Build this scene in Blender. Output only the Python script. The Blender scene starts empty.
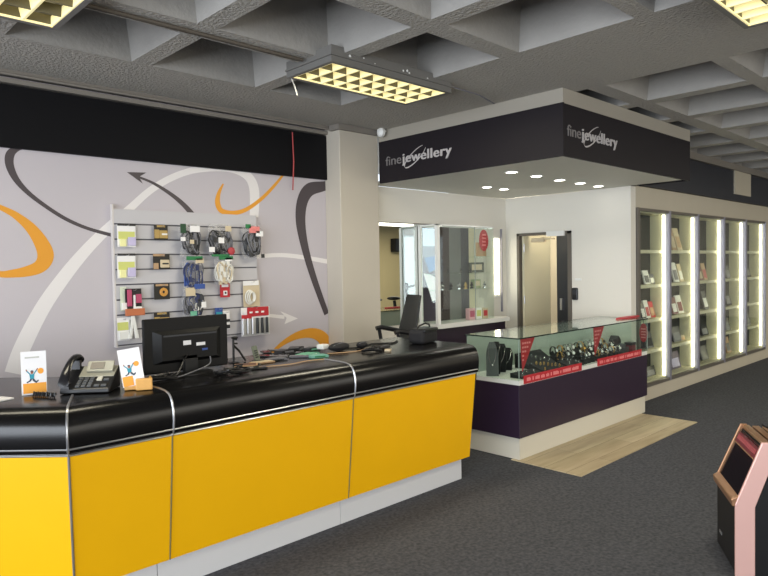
import bpy, bmesh, math, random
from math import sin, cos, pi, tan, atan2, hypot, radians
from mathutils import Vector, Matrix
random.seed(7)
col = bpy.context.scene.collection

# ------------------------------------------------------------------ camera
FPX, YAW, PIT, ROL, H = 647.5, 0.7662447, -0.0329980, -0.0182619, 1.6
fw = Vector((cos(PIT)*sin(YAW), cos(PIT)*cos(YAW), sin(PIT)))
rt0 = Vector((cos(YAW), -sin(YAW), 0)); up0 = rt0.cross(fw)
rt = cos(ROL)*rt0 + sin(ROL)*up0; up = -sin(ROL)*rt0 + cos(ROL)*up0
EYE = Vector((0, 0, H))
cd = bpy.data.cameras.new('camera'); cam = bpy.data.objects.new('camera', cd); col.objects.link(cam)
cd.sensor_fit = 'HORIZONTAL'; cd.sensor_width = 36; cd.lens = FPX/768*36; cd.clip_start = .05; cd.clip_end = 200
m = Matrix((rt, up, -fw)).transposed().to_4x4(); m.translation = EYE; cam.matrix_world = m
bpy.context.scene.camera = cam

def at(px, py, ax, v):
    """where the sight line through a photo pixel meets a plane of the room"""
    d = rt*((px-384)/FPX) + up*((288-py)/FPX) + fw
    t = (v-EYE[ax])/d[ax]
    return EYE + d*t

# --------------------------------------------------------------- materials
def lin(c):
    r = []
    for v in c:
        v = v/255
        r.append(v/12.92 if v <= .04045 else ((v+.055)/1.055)**2.4)
    return (r[0], r[1], r[2], 1)
MATS = {}
def mat(name, rgb, rough=.6, metal=0, var=0, vscale=8, bump=0, bscale=60, emit=0, ecol=None, coat=0, spec=.5):
    if name in MATS: return MATS[name]
    m = bpy.data.materials.new(name); m.use_nodes = True
    nt = m.node_tree; b = nt.nodes['Principled BSDF']
    b.inputs['Base Color'].default_value = lin(rgb)
    b.inputs['Roughness'].default_value = rough; b.inputs['Metallic'].default_value = metal
    b.inputs['Specular IOR Level'].default_value = spec
    b.inputs['Coat Weight'].default_value = coat; b.inputs['Coat Roughness'].default_value = .1
    if emit:
        b.inputs['Emission Color'].default_value = lin(ecol or rgb); b.inputs['Emission Strength'].default_value = emit
    tc = nt.nodes.new('ShaderNodeTexCoord')
    if var:
        n = nt.nodes.new('ShaderNodeTexNoise'); n.inputs['Scale'].default_value = vscale; n.inputs['Detail'].default_value = 4
        mx = nt.nodes.new('ShaderNodeMix'); mx.data_type = 'RGBA'
        c = lin(rgb)
        mx.inputs[6].default_value = tuple(max(0, v*(1-var)) for v in c[:3])+(1,)
        mx.inputs[7].default_value = tuple(min(1, v*(1+var)) for v in c[:3])+(1,)
        nt.links.new(tc.outputs['Object'], n.inputs['Vector']); nt.links.new(n.outputs['Fac'], mx.inputs[0])
        nt.links.new(mx.outputs[2], b.inputs['Base Color'])
    if bump:
        n = nt.nodes.new('ShaderNodeTexNoise'); n.inputs['Scale'].default_value = bscale; n.inputs['Detail'].default_value = 3
        bp = nt.nodes.new('ShaderNodeBump'); bp.inputs['Strength'].default_value = bump; bp.inputs['Distance'].default_value = .02
        nt.links.new(tc.outputs['Object'], n.inputs['Vector']); nt.links.new(n.outputs['Fac'], bp.inputs['Height'])
        nt.links.new(bp.outputs['Normal'], b.inputs['Normal'])
    MATS[name] = m
    return m
def glassmat(name, tint=(235, 245, 240), refl=1.0, rough=.0):
    """thin pane: clear with Fresnel reflection"""
    if name in MATS: return MATS[name]
    m = bpy.data.materials.new(name); m.use_nodes = True; nt = m.node_tree; nt.nodes.clear()
    out = nt.nodes.new('ShaderNodeOutputMaterial'); tr = nt.nodes.new('ShaderNodeBsdfTransparent')
    gl = nt.nodes.new('ShaderNodeBsdfGlossy'); gl.inputs['Roughness'].default_value = rough
    tr.inputs[0].default_value = lin(tint); gl.inputs[0].default_value = (refl, refl, refl, 1)
    fr = nt.nodes.new('ShaderNodeFresnel'); ge_ = nt.nodes.new('ShaderNodeNewGeometry'); mp_ = nt.nodes.new('ShaderNodeMapRange')
    mp_.inputs[3].default_value = 1.45; mp_.inputs[4].default_value = 1/1.45
    nt.links.new(ge_.outputs['Backfacing'], mp_.inputs[0]); nt.links.new(mp_.outputs[0], fr.inputs[0])
    mx = nt.nodes.new('ShaderNodeMixShader')
    nt.links.new(fr.outputs[0], mx.inputs[0]); nt.links.new(tr.outputs[0], mx.inputs[1]); nt.links.new(gl.outputs[0], mx.inputs[2])
    nt.links.new(mx.outputs[0], out.inputs[0]); MATS[name] = m
    return m
def frosted(name, rgb, alpha):
    if name in MATS: return MATS[name]
    m = bpy.data.materials.new(name); m.use_nodes = True; nt = m.node_tree
    b = nt.nodes['Principled BSDF']; b.inputs['Base Color'].default_value = lin(rgb); b.inputs['Roughness'].default_value = .25
    b.inputs['Alpha'].default_value = alpha; MATS[name] = m
    return m

CARPET = mat('carpet', (84, 85, 90), .95, var=.75, vscale=48, bump=.5, bscale=220, spec=.1)
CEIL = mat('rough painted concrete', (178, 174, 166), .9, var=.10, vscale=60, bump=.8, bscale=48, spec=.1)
MURAL = mat('mural wall paint', (190, 184, 190), .55, var=.03, vscale=2)
M_DARK = mat('mural charcoal paint', (70, 62, 66), .5)
M_ORANGE = mat('mural orange paint', (222, 152, 40), .5)
M_WHITE = mat('mural white paint', (226, 222, 222), .5)
FASCIA = mat('black fascia board', (9, 9, 13), .7, spec=.2, var=.1)
FASCIA2 = mat('dark plum fascia board', (24, 19, 25), .6, spec=.3, var=.06, vscale=3)
COLUMN = mat('column paint', (194, 186, 172), .6, var=.03, vscale=3)
WHITEW = mat('white wall paint', (226, 222, 212), .55, var=.02, vscale=2)
SOFFIT = mat('soffit paint', (212, 210, 200), .6)
CREAM = mat('cream plaster', (190, 182, 164), .6, var=.04, vscale=3)
TRIMG = mat('grey painted trim', (128, 122, 114), .6)
YELLOW = mat('yellow laminate', (240, 180, 0), .5, spec=.3, var=.03, vscale=5)
BLACKG = mat('gloss black laminate', (13, 12, 12), .24, spec=.38)
BLACKM = mat('matt black', (18, 18, 19), .6)
BLACKP = mat('black plastic', (20, 20, 22), .35)
DGREY = mat('dark grey plastic', (52, 54, 58), .45)
CHROME = mat('brushed aluminium', (196, 196, 198), .3, metal=.85)
ALU = mat('lilac grey aluminium', (150, 148, 160), .4, metal=.5)
BRONZE = mat('bronze grey frame', (104, 98, 90), .5, metal=.2)
KICK = mat('white kick board', (212, 212, 214), .45)
PLUM = mat('dark plum laminate', (46, 32, 50), .35, var=.08, vscale=4)
WHITEL = mat('white laminate', (226, 226, 220), .35)
GLASS = glassmat('clear glass', (250, 253, 251))
GLASSG = glassmat('green tinted glass', (246, 251, 248))
GEDGE = mat('dark green glass edge', (26, 44, 38), .2)
FROST = frosted('pale green back glass', (196, 208, 198), .85)
MIRROR = mat('mirror', (214, 218, 214), .0, metal=1)
RED = mat('red card', (184, 30, 42), .5)
PINKT = mat('pale pink print', (236, 140, 140), .5)
WHITE = mat('white plastic', (232, 232, 228), .4)
PAPER = mat('white paper', (238, 236, 236), .6)
TUBE = mat('fluorescent tube', (255, 250, 226), .4, emit=6, ecol=(255, 250, 224))
LOUVRE = mat('lit yellow louvre', (240, 230, 180), .45, emit=.55, ecol=(255, 240, 176))  # lit blades: tube light put into the colour and a weak glow
LOUVD = mat('shaded louvre', (96, 90, 66), .5)  # same louvre, cell shade put into a darker colour
GOLDP = mat('matt gold print', (176, 146, 84), .5)
LTUBE = mat('warm ceiling tube', (255, 240, 190), .4, emit=3, ecol=(255, 240, 190))
DOWNL = mat('downlight glow', (255, 255, 250), .4, emit=14, ecol=(255, 252, 240))
HOUSING = mat('light housing', (112, 110, 106), .5)
CREAML = mat('cream lacquer', (218, 212, 180), .45)
BACKD = mat('dark back panel', (15, 17, 17), .7, spec=.2)
SLAT = mat('slat board', (190, 188, 192), .45)
GROOVE = mat('slat groove', (92, 90, 96), .6)
TEAL = mat('teal print', (50, 150, 170), .6)
ORANGEP = mat('orange print', (240, 164, 60), .6)
SKIN = mat('printed skin tone', (150, 92, 70), .6)
WOODB = mat('light wood block', (222, 168, 92), .5, var=.15, vscale=20)
COPPER = mat('copper pink metal', (232, 186, 176), .35, metal=.35)
COPPERT = mat('copper trim', (170, 128, 96), .35, metal=.6)
GREEN = mat('green card', (40, 120, 70), .6)
GREENL = mat('pale green card', (110, 180, 150), .6)
BLUE = mat('blue plastic', (50, 80, 150), .5)
BLUED = mat('navy cable', (40, 50, 90), .5)
GREYC = mat('grey cable', (110, 110, 116), .5)
WHITEC = mat('white cable', (224, 222, 214), .5)
TAN = mat('tan card', (182, 148, 112), .6)
LIME = mat('lime green print', (204, 208, 120), .6)
LILAC = mat('lilac print', (196, 188, 222), .6)
PINK = mat('pink print', (180, 70, 104), .5)
GOLD = mat('gold', (214, 170, 96), .3, metal=.9)
BEIGE = mat('beige card', (206, 190, 160), .6)
SILVER = mat('silver', (210, 210, 212), .25, metal=.9)
BAG = frosted('clear plastic bag', (216, 214, 212), .16)
def woodmat():
    m = mat('light wood laminate', (196, 180, 146), .45)
    nt = m.node_tree; b = nt.nodes['Principled BSDF']
    tc = nt.nodes.new('ShaderNodeTexCoord'); mp = nt.nodes.new('ShaderNodeMapping'); mp.inputs['Scale'].default_value = (1.0, 9, 1)
    n = nt.nodes.new('ShaderNodeTexNoise'); n.inputs['Scale'].default_value = 2.2; n.inputs['Detail'].default_value = 5
    br = nt.nodes.new('ShaderNodeTexBrick'); br.inputs['Scale'].default_value = 1; br.inputs['Brick Width'].default_value = 1.25; br.inputs['Row Height'].default_value = .19
    br.inputs['Mortar Size'].default_value = .002; br.inputs['Color1'].default_value = lin((206, 190, 156)); br.inputs['Color2'].default_value = lin((182, 164, 130)); br.inputs['Mortar'].default_value = lin((130, 112, 86))
    mx = nt.nodes.new('ShaderNodeMix'); mx.data_type = 'RGBA'; mx.blend_type = 'MULTIPLY'; mx.inputs[0].default_value = .55
    cr = nt.nodes.new('ShaderNodeValToRGB'); cr.color_ramp.elements[0].position = .3; cr.color_ramp.elements[0].color = (.62, .56, .5, 1); cr.color_ramp.elements[1].color = (1, 1, 1, 1); cr.color_ramp.elements[1].position = .62
    L = nt.links.new
    L(tc.outputs['Object'], mp.inputs[0]); L(mp.outputs[0], n.inputs['Vector']); L(tc.outputs['Object'], br.inputs['Vector'])
    L(n.outputs['Fac'], cr.inputs[0]); L(br.outputs[0], mx.inputs[6]); L(cr.outputs[0], mx.inputs[7]); L(mx.outputs[2], b.inputs['Base Color'])
    return m
WOODF = woodmat()

# ----------------------------------------------------------------- builder
class MB:
    def __init__(s):
        s.bm = bmesh.new(); s.mi = 0; s.M = Matrix.Identity(4)
    def v(s, c): return s.bm.verts.new(s.M @ Vector(c))
    def f(s, vs):
        try: fc = s.bm.faces.new(vs)
        except ValueError: return
        fc.material_index = s.mi; return fc
    def poly(s, pts): return s.f([s.v(p) for p in pts])
    def box(s, x0, x1, y0, y1, z0, z1):
        v = [s.v((x, y, z)) for x in (x0, x1) for y in (y0, y1) for z in (z0, z1)]
        for q in ((0, 1, 3, 2), (4, 6, 7, 5), (0, 4, 5, 1), (2, 3, 7, 6), (0, 2, 6, 4), (1, 5, 7, 3)): s.f([v[i] for i in q])
        return s
    def cbox(s, c, d):
        return s.box(c[0]-d[0]/2, c[0]+d[0]/2, c[1]-d[1]/2, c[1]+d[1]/2, c[2]-d[2]/2, c[2]+d[2]/2)
    def prism(s, pts, n):
        """closed 3-D outline pts extruded along vector n"""
        n = Vector(n); a = [s.v(p) for p in pts]; b = [s.v(Vector(p)+n) for p in pts]
        s.f(a[::-1]); s.f(b); k = len(a)
        for i in range(k): s.f([a[i], a[(i+1) % k], b[(i+1) % k], b[i]])
        return s
    def sweep(s, rows, closed=False, caps=True):
        R = [[s.v(p) for p in r] for r in rows]; n = len(R[0])
        for a, b in zip(R, R[1:]+([R[0]] if closed else [])):
            for i in range(n): s.f([a[i], a[(i+1) % n], b[(i+1) % n], b[i]])
        if caps and not closed: s.f(R[0][::-1]); s.f(R[-1])
        return s
    def tube(s, pts, r, n=8, closed=False, taper=None):
        P = [Vector(p) for p in pts]; rows = []; prev = None; k = len(P)
        for i, p in enumerate(P):
            if closed: t = P[(i+1) % k]-P[i-1]
            else: t = P[min(i+1, k-1)]-P[max(i-1, 0)]
            t.normalize()
            if prev is None: prev = Vector((0, 0, 1)) if abs(t.z) < .9 else Vector((1, 0, 0))
            a = t.cross(prev).normalized(); b = a.cross(t).normalized(); prev = b
            rr = r if taper is None else r*(1+(taper-1)*i/(k-1))
            rows.append([p+a*rr*cos(2*pi*j/n)+b*rr*sin(2*pi*j/n) for j in range(n)])
        return s.sweep(rows, closed)
    def cyl(s, p0, p1, r, r1=None, n=16):
        return s.tube([p0, p1], r, n, taper=None if r1 is None else r1/r)
    def lathe(s, prof, c=(0, 0, 0), n=20, caps=True):
        rows = []
        for j in range(n):
            a = 2*pi*j/n
            rows.append([(c[0]+r*cos(a), c[1]+r*sin(a), c[2]+z) for r, z in prof])
        R = [[s.v(p) for p in r] for r in rows]
        for a, b in zip(R, R[1:]+[R[0]]):
            for i in range(len(prof)-1): s.f([a[i], b[i], b[i+1], a[i+1]])
        if caps: s.f([r[0] for r in R][::-1]); s.f([r[-1] for r in R])
        return s
    def ball(s, c, r, sx=1, sy=1, sz=1, n=12):
        prof = [(max(.0001, r*sin(pi*i/8)), -r*cos(pi*i/8)*sz) for i in range(9)]
        M0 = s.M; s.M = M0 @ Matrix.Translation(c) @ Matrix.Diagonal((sx, sy, 1, 1)); s.lathe(prof, n=n); s.M = M0
        return s
    def build(s, name, mats, parent=None, bev=0, smooth=False, local=False, seg=2, dedupe=False):
        if dedupe: bmesh.ops.remove_doubles(s.bm, verts=s.bm.verts, dist=1e-5)
        bmesh.ops.recalc_face_normals(s.bm, faces=s.bm.faces)
        me = bpy.data.meshes.new(name); off = Vector((0, 0, 0))
        o = bpy.data.objects.new(name, me); col.objects.link(o)
        if parent is not None:
            o.parent = parent
            if not local: o.location = -wloc(parent)
        elif not local:
            vs = [v.co for v in s.bm.verts]
            off = Vector(((min(v.x for v in vs)+max(v.x for v in vs))/2, (min(v.y for v in vs)+max(v.y for v in vs))/2, min(v.z for v in vs)))
            for v in s.bm.verts: v.co -= off
            o.location = off
        s.bm.to_mesh(me); s.bm.free()
        for mm in (mats if isinstance(mats, (list, tuple)) else [mats]): me.materials.append(mm)
        if smooth:
            for p in me.polygons: p.use_smooth = True
            me.set_sharp_from_angle(angle=radians(40))
        if bev:
            b = o.modifiers.new('bevel', 'BEVEL'); b.width = bev; b.segments = seg; b.limit_method = 'ANGLE'
        return o
def wloc(o):
    v = Vector((0, 0, 0))
    while o is not None: v += o.location; o = o.parent
    return v
def tag(o, label, cat, group=None):
    o['label'] = label; o['category'] = cat
    if group: o['group'] = group
    return o
def thing(name, label, cat, loc=(0, 0, 0), rz=0, group=None):
    o = bpy.data.objects.new(name, None); o.empty_display_size = .1; col.objects.link(o)
    o.location = loc; o.rotation_euler = (0, 0, rz); return tag(o, label, cat, group)
def struct(o): o['kind'] = 'structure'; return o
def dup(o, loc=None, rz=None, label=None, parent=None, scale=None):
    c = o.copy(); col.objects.link(c)
    if parent is not None: c.parent = parent
    for ch in [x for x in KIDS.get(o.name, None) or list(o.children)]: dup(ch, parent=c)
    if loc is not None: c.location = loc
    if rz is not None: c.rotation_euler = (0, 0, rz)
    if scale is not None: c.scale = scale
    if label: c['label'] = label
    return c
KIDS = {}
def bx(name, m, x0, x1, y0, y1, z0, z1, parent=None, bev=0, local=False):
    return MB().box(x0, x1, y0, y1, z0, z1).build(name, m, parent, bev, local=local)

# ================================================================= SETTING
ZB = 2.97       # underside of the concrete ribs
WY = 5.0        # mural wall
fl = struct(bx('floor', CARPET, -5, 20, -7, 7, -.1, 0))
struct(bx('trim_1', WOODF, 4.37, 6.63, 2.45, 3.08, 0, .006))   # laminate strip in the carpet

# coffered ceiling: one mesh
xh = [(.14-.93*k, .92-.93*k) for k in range(5, 0, -1)] + [(.14, .92), (1.06, 1.80), (1.93, 2.74), (2.87, 3.59)] + [(4.75+.88*k, 5.48+.88*k) for k in range(17)]
yh = [(1.66-.87*k, 2.42-.87*k) for k in range(9, 0, -1)] + [(1.66, 2.43), (2.58, 3.33), (3.52, 4.21)]
def ceil_mesh():
    b = MB(); xs = [-5]; ys = [-7]
    for a in xh: xs += a
    for a in yh: ys += a
    xs.append(20); ys.append(7)
    g = [[b.v((x, y, ZB)) for y in ys] for x in xs]
    for i in range(len(xs)-1):
        for j in range(len(ys)-1):
            q = [g[i][j], g[i+1][j], g[i+1][j+1], g[i][j+1]]
            if i % 2 == 1 and j % 2 == 1:
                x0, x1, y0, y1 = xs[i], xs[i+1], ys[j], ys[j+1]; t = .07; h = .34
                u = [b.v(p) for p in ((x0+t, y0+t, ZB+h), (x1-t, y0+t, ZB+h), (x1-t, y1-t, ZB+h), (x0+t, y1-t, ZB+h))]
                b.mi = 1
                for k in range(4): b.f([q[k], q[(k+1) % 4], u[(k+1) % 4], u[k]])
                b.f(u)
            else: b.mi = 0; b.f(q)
    b.mi = 0; b.box(-5, 20, -7, 7, ZB+.40, ZB+.5)
    return b
struct(ceil_mesh().build('ceiling', [CEIL, mat('smooth shaded coffer', (158, 155, 150), .9, var=.12, vscale=5, bump=.25, bscale=30, spec=.1)]))  # recesses are smoother; their shade is put into the darker colour

# mural wall with its painted strokes (one mesh, several paints)
def mural():
    b = MB(); b.box(-5, 4.56, WY, WY+.15, 0, ZB)
    def W(zx, zy):   # traced in the mural plane
        p = at(zx/2.303, 130+zy/2.303, 1, WY); return Vector((p.x, 0, p.z))
    def catmull(P, n=8):
        out = []
        for i in range(len(P)-1):
            p0, p1, p2, p3 = P[max(i-1, 0)], P[i], P[i+1], P[min(i+2, len(P)-1)]
            for k in range(n):
                t = k/n
                out.append(tuple(.5*((2*p1[c])+(-p0[c]+p2[c])*t+(2*p0[c]-5*p1[c]+4*p2[c]-p3[c])*t*t+(-p0[c]+3*p1[c]-3*p2[c]+p3[c])*t**3) for c in range(3)))
        out.append(P[-1]); return out
    def stroke(P, mi, lay):
        P = catmull(P); y = WY-.0005*lay; L = []; R = []
        C = [W(p[0], p[1]) for p in P]
        for i, p in enumerate(P):
            t = C[min(i+1, len(C)-1)]-C[max(i-1, 0)]; t.normalize(); n = Vector((-t.z, 0, t.x))
            # local scale of the wall at this point
            w = (W(p[0]+1, p[1])-W(p[0], p[1])).length*p[2]/2
            L.append(b.v((C[i].x+n.x*w, y, C[i].z+n.z*w))); R.append(b.v((C[i].x-n.x*w, y, C[i].z-n.z*w)))
        b.mi = mi
        for i in range(len(P)-1): b.f([L[i], L[i+1], R[i+1], R[i]])
    def flat(pts, mi, lay):
        b.mi = mi; b.poly([(W(*p).x, WY-.0005*lay, W(*p).z) for p in pts])
    stroke([(30, 560, 40), (52, 500, 40), (98, 410, 36), (150, 335, 31), (200, 275, 26), (250, 225, 22), (300, 180, 17), (345, 140, 15), (395, 110, 14), (450, 92, 13), (520, 88, 14), (565, 102, 18), (585, 135, 22), (585, 200, 20)], 3, 1)
    stroke([(590, 292, 8), (640, 288, 8), (690, 292, 8), (760, 304, 8)], 3, 1)
    stroke([(560, 420, 5), (600, 425, 6), (655, 431, 7)], 3, 1); flat([(645, 417), (686, 434), (655, 447), (660, 433)], 3, 2)
    stroke([(66, 40, 6), (42, 42, 12), (24, 55, 20), (22, 80, 20), (36, 112, 16), (62, 142, 12), (100, 172, 10), (150, 204, 9), (200, 226, 8), (256, 242, 8)], 1, 2)
    stroke([(318, 108, 5), (350, 121, 6), (385, 142, 8), (415, 165, 10), (440, 191, 12), (470, 230, 13)], 1, 3); flat([(292, 97), (337, 98), (320, 108), (329, 124)], 1, 4)
    stroke([(-60, 160, 12), (-20, 170, 12), (0, 178, 13), (35, 196, 18), (70, 225, 26), (95, 260, 34), (105, 290, 38), (92, 314, 32), (60, 326, 26), (25, 331, 20), (0, 332, 16), (-60, 325, 10)], 2, 3)
    stroke([(514, 124, 3), (504, 145, 8), (501, 168, 12), (510, 186, 11), (535, 191, 9), (565, 184, 8), (600, 160, 7), (630, 130, 6), (652, 103, 4)], 2, 3)
    stroke([(775, 124, 10), (742, 130, 18), (712, 138, 24), (696, 165, 24), (692, 210, 22), (702, 270, 17), (722, 340, 14), (752, 424, 11)], 1, 4)
    stroke([(618, 520, 4), (650, 492, 9), (685, 473, 14), (720, 468, 19), (745, 482, 24), (760, 520, 28)], 2, 4)
    return b
struct(mural().build('wall_left', [MURAL, M_DARK, M_ORANGE, M_WHITE]))
struct(bx('trim_2', FASCIA, -5, 4.04, WY-.035, WY-.003, 2.46, 2.885))   # black fascia over the mural
tr = MB(); tr.box(-5, 4.03, WY-.06, WY-.003, 2.893, 2.925); tr.box(-5, 4.03, WY-.10, WY-.003, 2.945, ZB)
struct(tr.build('trim_3', TRIMG))
# conduits above the fascia
for i, (x0, x1, y, z, lb) in enumerate(((-3, 4.0, WY-.12, 2.935, 'thin grey conduit running above the black fascia over the mural'),)):
    tag(MB().tube([(x0, y, z), ((x0+x1)/2, y, z+.002), (x1, y, z-.003)], .010).build('conduit', TRIMG, smooth=True), lb, 'pipe')
cb = MB(); cb.tube([(1.0, 3.435, ZB-.014), (1.8, 3.43, ZB-.012), (2.6, 3.43, ZB-.012)], .011); cb.tube([(1.0, 3.47, ZB-.008), (2.6, 3.462, ZB-.008)], .007)
tag(cb.build('conduit', mat('old conduit', (92, 84, 74), .6), smooth=True), 'pair of thin conduits along a ceiling rib towards the middle ceiling light', 'pipe')
tag(MB().tube([(3.72, 3.2, 2.955), (4.1, 3.15, 2.93), (4.5, 3.3, 2.955)], .006).build('cable', GREYC, smooth=True), 'thin grey cable from the middle ceiling light to the canopy', 'cable')

# structural column
cm = MB(); cm.box(4.035, 4.54, 4.77, WY, 0, ZB)
c0 = cm.build('trim_4', COLUMN, bev=.006); struct(c0); c0.name = 'column'
cp = MB(); cp.box(4.0, 4.535, 4.735, WY-.12, 2.915, ZB-.002); struct(cp.build('trim_5', TRIMG))
# hanging red cord over the mural
p = at(293, 132, 1, WY-.06); q = at(293.5, 190, 1, WY-.06)
tag(MB().tube([(p.x, WY-.05, p.z), (p.x+.008, WY-.05, (p.z+q.z)/2), (q.x, WY-.05, q.z)], .006).build('cord', mat('red cord', (170, 70, 70), .7), smooth=True), 'thin red cord hanging down over the black fascia left of the column', 'cord')

# wall behind the mirror, white wall with the doorway, shop-window wall
struct(bx('wall_back', WHITEW, 4.54, 6.93, 4.92, 5.07, 0, 2.44))
DX = 6.93
dm = MB(); dm.box(DX, DX+.12, 3.26, 4.0, 0, 2.44); dm.box(DX, DX+.12, 4.72, 5.0, 0, 2.44); dm.box(DX, DX+.12, 4.0, 4.72, 1.96, 2.44)
struct(dm.build('wall_partition', WHITEW))
fr = MB(); fr.box(DX-.02, DX+.13, 3.985, 4.03, 0, 1.985); fr.box(DX-.02, DX+.13, 4.708, 4.745, 0, 1.985); fr.box(DX-.02, DX+.13, 3.985, 4.745, 1.955, 1.985)
door = struct(fr.build('door_1', BRONZE))
lf = MB(); lf.prism([(6.96, 4.698, .01), (6.96, 4.668, .01), (7.46, 4.60, .01), (7.46, 4.63, .01)], (0, 0, 1.94)); lf = lf.build('door_leaf', mat('cream door paint', (222, 214, 184), .5), door)
hg = MB()
for z in (.3, 1.1, 1.75): hg.cyl((6.955, 4.665, z), (6.955, 4.665, z+.1), .008)
hg.build('hinge', CHROME, door)
dc = MB(); dc.box(7.02, 7.08, 4.42, 4.60, 1.87, 1.925); dc.box(7.03, 7.05, 4.28, 4.42, 1.90, 1.915); dc.build('door_closer', BEIGE, door)
bx('lintel_box', WHITE, DX-.045, DX-.021, 4.06, 4.30, 1.93, 1.99, door)
# store room beyond the door
sr = MB(); sr.box(9.2, 9.3, 3.8, 6.5, 0, 2.6); sr.box(6.93, 9.3, 6.4, 6.5, 0, 2.6); sr.box(7.05, 9.3, 3.8, 3.9, 0, 2.6); sr.box(6.9, 9.3, 3.8, 6.5, 2.5, 2.6)
struct(sr.build('wall_storeroom', CREAM))
t = thing('dark_box', 'dark grey box just inside the doorway', 'dark_box', (7.72, 4.36, 0))  # dark grey box filling the right side of the doorway
bx('body', mat('charcoal grey', (58, 60, 62), .6), 7.45, 8.0, 3.92, 4.50, .0, 2.2, t); bx('door', DGREY, 7.43, 7.448, 3.95, 4.48, .05, 2.15, t); bx('handle', CHROME, 7.40, 7.43, 4.4, 4.43, 1.0, 1.15, t)

wr = MB(); wr.box(7.05, 13.5, 3.26, 3.60, 0, .155); wr.box(7.05, 13.5, 3.26, 3.60, 2.21, 2.45); wr.box(11.68, 13.5, 3.26, 3.60, .155, 2.21); wr.box(7.05, 13.5, 3.6, 3.7, 0, ZB)
struct(wr.build('wall_right', CREAM))
struct(bx('trim_6', mat('navy black fascia', (34, 36, 46), .5), 7.09, 13.5, 3.225, 3.259, 2.455, 2.88))
struct(bx('trim_7', TRIMG, 7.09, 13.5, 3.19, 3.6, 2.885, ZB))
struct(bx('trim_8', CREAM, 10.10, 10.79, 3.205, 3.224, 2.55, 2.884))
# rest of the shop, seen in the mirror
fwl = MB()
fwl.box(-5, 16.2, -6.15, -6, 0, ZB); fwl.box(16.2, 20, -6.15, -6, 0, .35); fwl.box(16.2, 20, -6.15, -6, 2.7, ZB); fwl.box(19.6, 20, -6.15, -6, .35, 2.7)
struct(fwl.build('wall_rear', mat('warm cream wall', (214, 196, 150), .6)))
wn = MB()
for x in (16.2, 17.3, 18.4, 19.54): wn.box(x, x+.06, -6.1, -6.02, .35, 2.7)
wn.box(16.2, 19.6, -6.1, -6.02, .35, .41); wn.box(16.2, 19.6, -6.1, -6.02, 2.64, 2.7)
w1 = struct(wn.build('window_1', WHITE)); bx('pane', GLASS, 16.2, 19.6, -6.07, -6.06, .4, 2.66, w1)
struct(bx('wall_end', CREAM, 19.9, 20, -6, 3.26, 0, ZB))

# ================================================================== CANOPY
cn = thing('canopy', 'white boxed canopy with dark plum fascia and silver lettering over the jewellery area', 'canopy', (5.8, 3.8, 2.44))
bx('soffit', SOFFIT, 4.57, 6.92, 2.70, 4.91, 2.441, 2.47, cn)
f1 = MB(); f1.box(4.55, 4.569, 2.68, 4.765, 2.44, 2.856); f1.box(4.569, 7.07, 2.68, 2.699, 2.44, 2.85); f1.box(7.05, 7.07, 2.699, 3.22, 2.44, 2.85)
f1.build('fascia', FASCIA2, cn)
f2 = MB(); f2.box(4.55, 4.569, 2.68, 4.765, 2.8565, ZB-.002); f2.box(4.569, 7.07, 2.68, 2.699, 2.8505, ZB-.002)
f2.build('upper_band', mat('canopy top band', (160, 154, 142), .6), cn)
def text_mesh(body, size, offset, shear=0):
    c = bpy.data.curves.new('t', 'FONT'); c.body = body; c.size = size; c.offset = offset; c.extrude = .004; c.shear = shear; c.space_character = .98 if body == 'fine' else 1.06
    o = bpy.data.objects.new('t', c); col.objects.link(o); dg = bpy.context.evaluated_depsgraph_get()
    me = bpy.data.meshes.new_from_object(o.evaluated_get(dg)); bpy.data.objects.remove(o); return me
LETTER = mat('silver lettering', (176, 172, 172), .4, emit=.05)
LETTER2 = mat('dull silver lettering', (120, 116, 116), .5)
def sign(mx, length, m2):
    """fine jewellery with an orbit ring; mx maps (right, up, out) into the room"""
    a = text_mesh('fine', .128, 0); b = text_mesh('jewellery', .128, 0); sp_ = .0075
    wa = max(v.co.x for v in a.vertices); wb = max(v.co.x for v in b.vertices); k = length/(wa+wb+.016)
    bmx = bmesh.new()
    for q_ in range(4):
        n0 = len(bmx.verts); bmx.from_mesh(b); bmx.verts.ensure_lookup_table()
        for v in bmx.verts[n0:]: v.co.x += sp_*q_/3; v.co.y += .0016*(q_ % 2); v.co.z += .0003*q_
    bmx.to_mesh(b); bmx.free()
    for me, dx, nm in ((a, 0, 'thin_lettering'), (b, wa+.008, 'bold_lettering')):
        for v in me.vertices: v.co = mx @ Vector(((v.co.x+dx)*k, v.co.y, v.co.z))
        o = bpy.data.objects.new(nm, me); col.objects.link(o); o.parent = cn; o.location = -wloc(cn); me.materials.clear(); me.materials.append(m2 if nm == 'thin_lettering' else LETTER)
    rg = MB(); pts = []; L = []; R = []
    for i in range(41):
        an = radians(-55+ 310*i/40+90); ex, ez = .175*cos(an), .05*sin(an); th = radians(28)
        x = ex*cos(th)-ez*sin(th); z = ex*sin(th)+ez*cos(th)
        pts.append((length*.47+x*.9, .038+z, .006))
    for i, p in enumerate(pts):
        w = .0045*(1.3-abs(i-20)/24)
        L.append(mx @ Vector((p[0]-w, p[1]+w, p[2]))); R.append(mx @ Vector((p[0]+w, p[1]-w, p[2])))
    for i in range(40): rg.poly([L[i], L[i+1], R[i+1], R[i]])
    rg.build('orbit_ring', LETTER, cn)
sign(Matrix(((0, 0, -1, 4.5495), (-1, 0, 0, 4.668), (0, 1, 0, 2.607), (0, 0, 0, 1))), .86, LETTER2)
sign(Matrix(((1, 0, 0, 4.603), (0, 0, -1, 2.6795), (0, 1, 0, 2.603), (0, 0, 0, 1))), .84, LETTER2)
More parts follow.
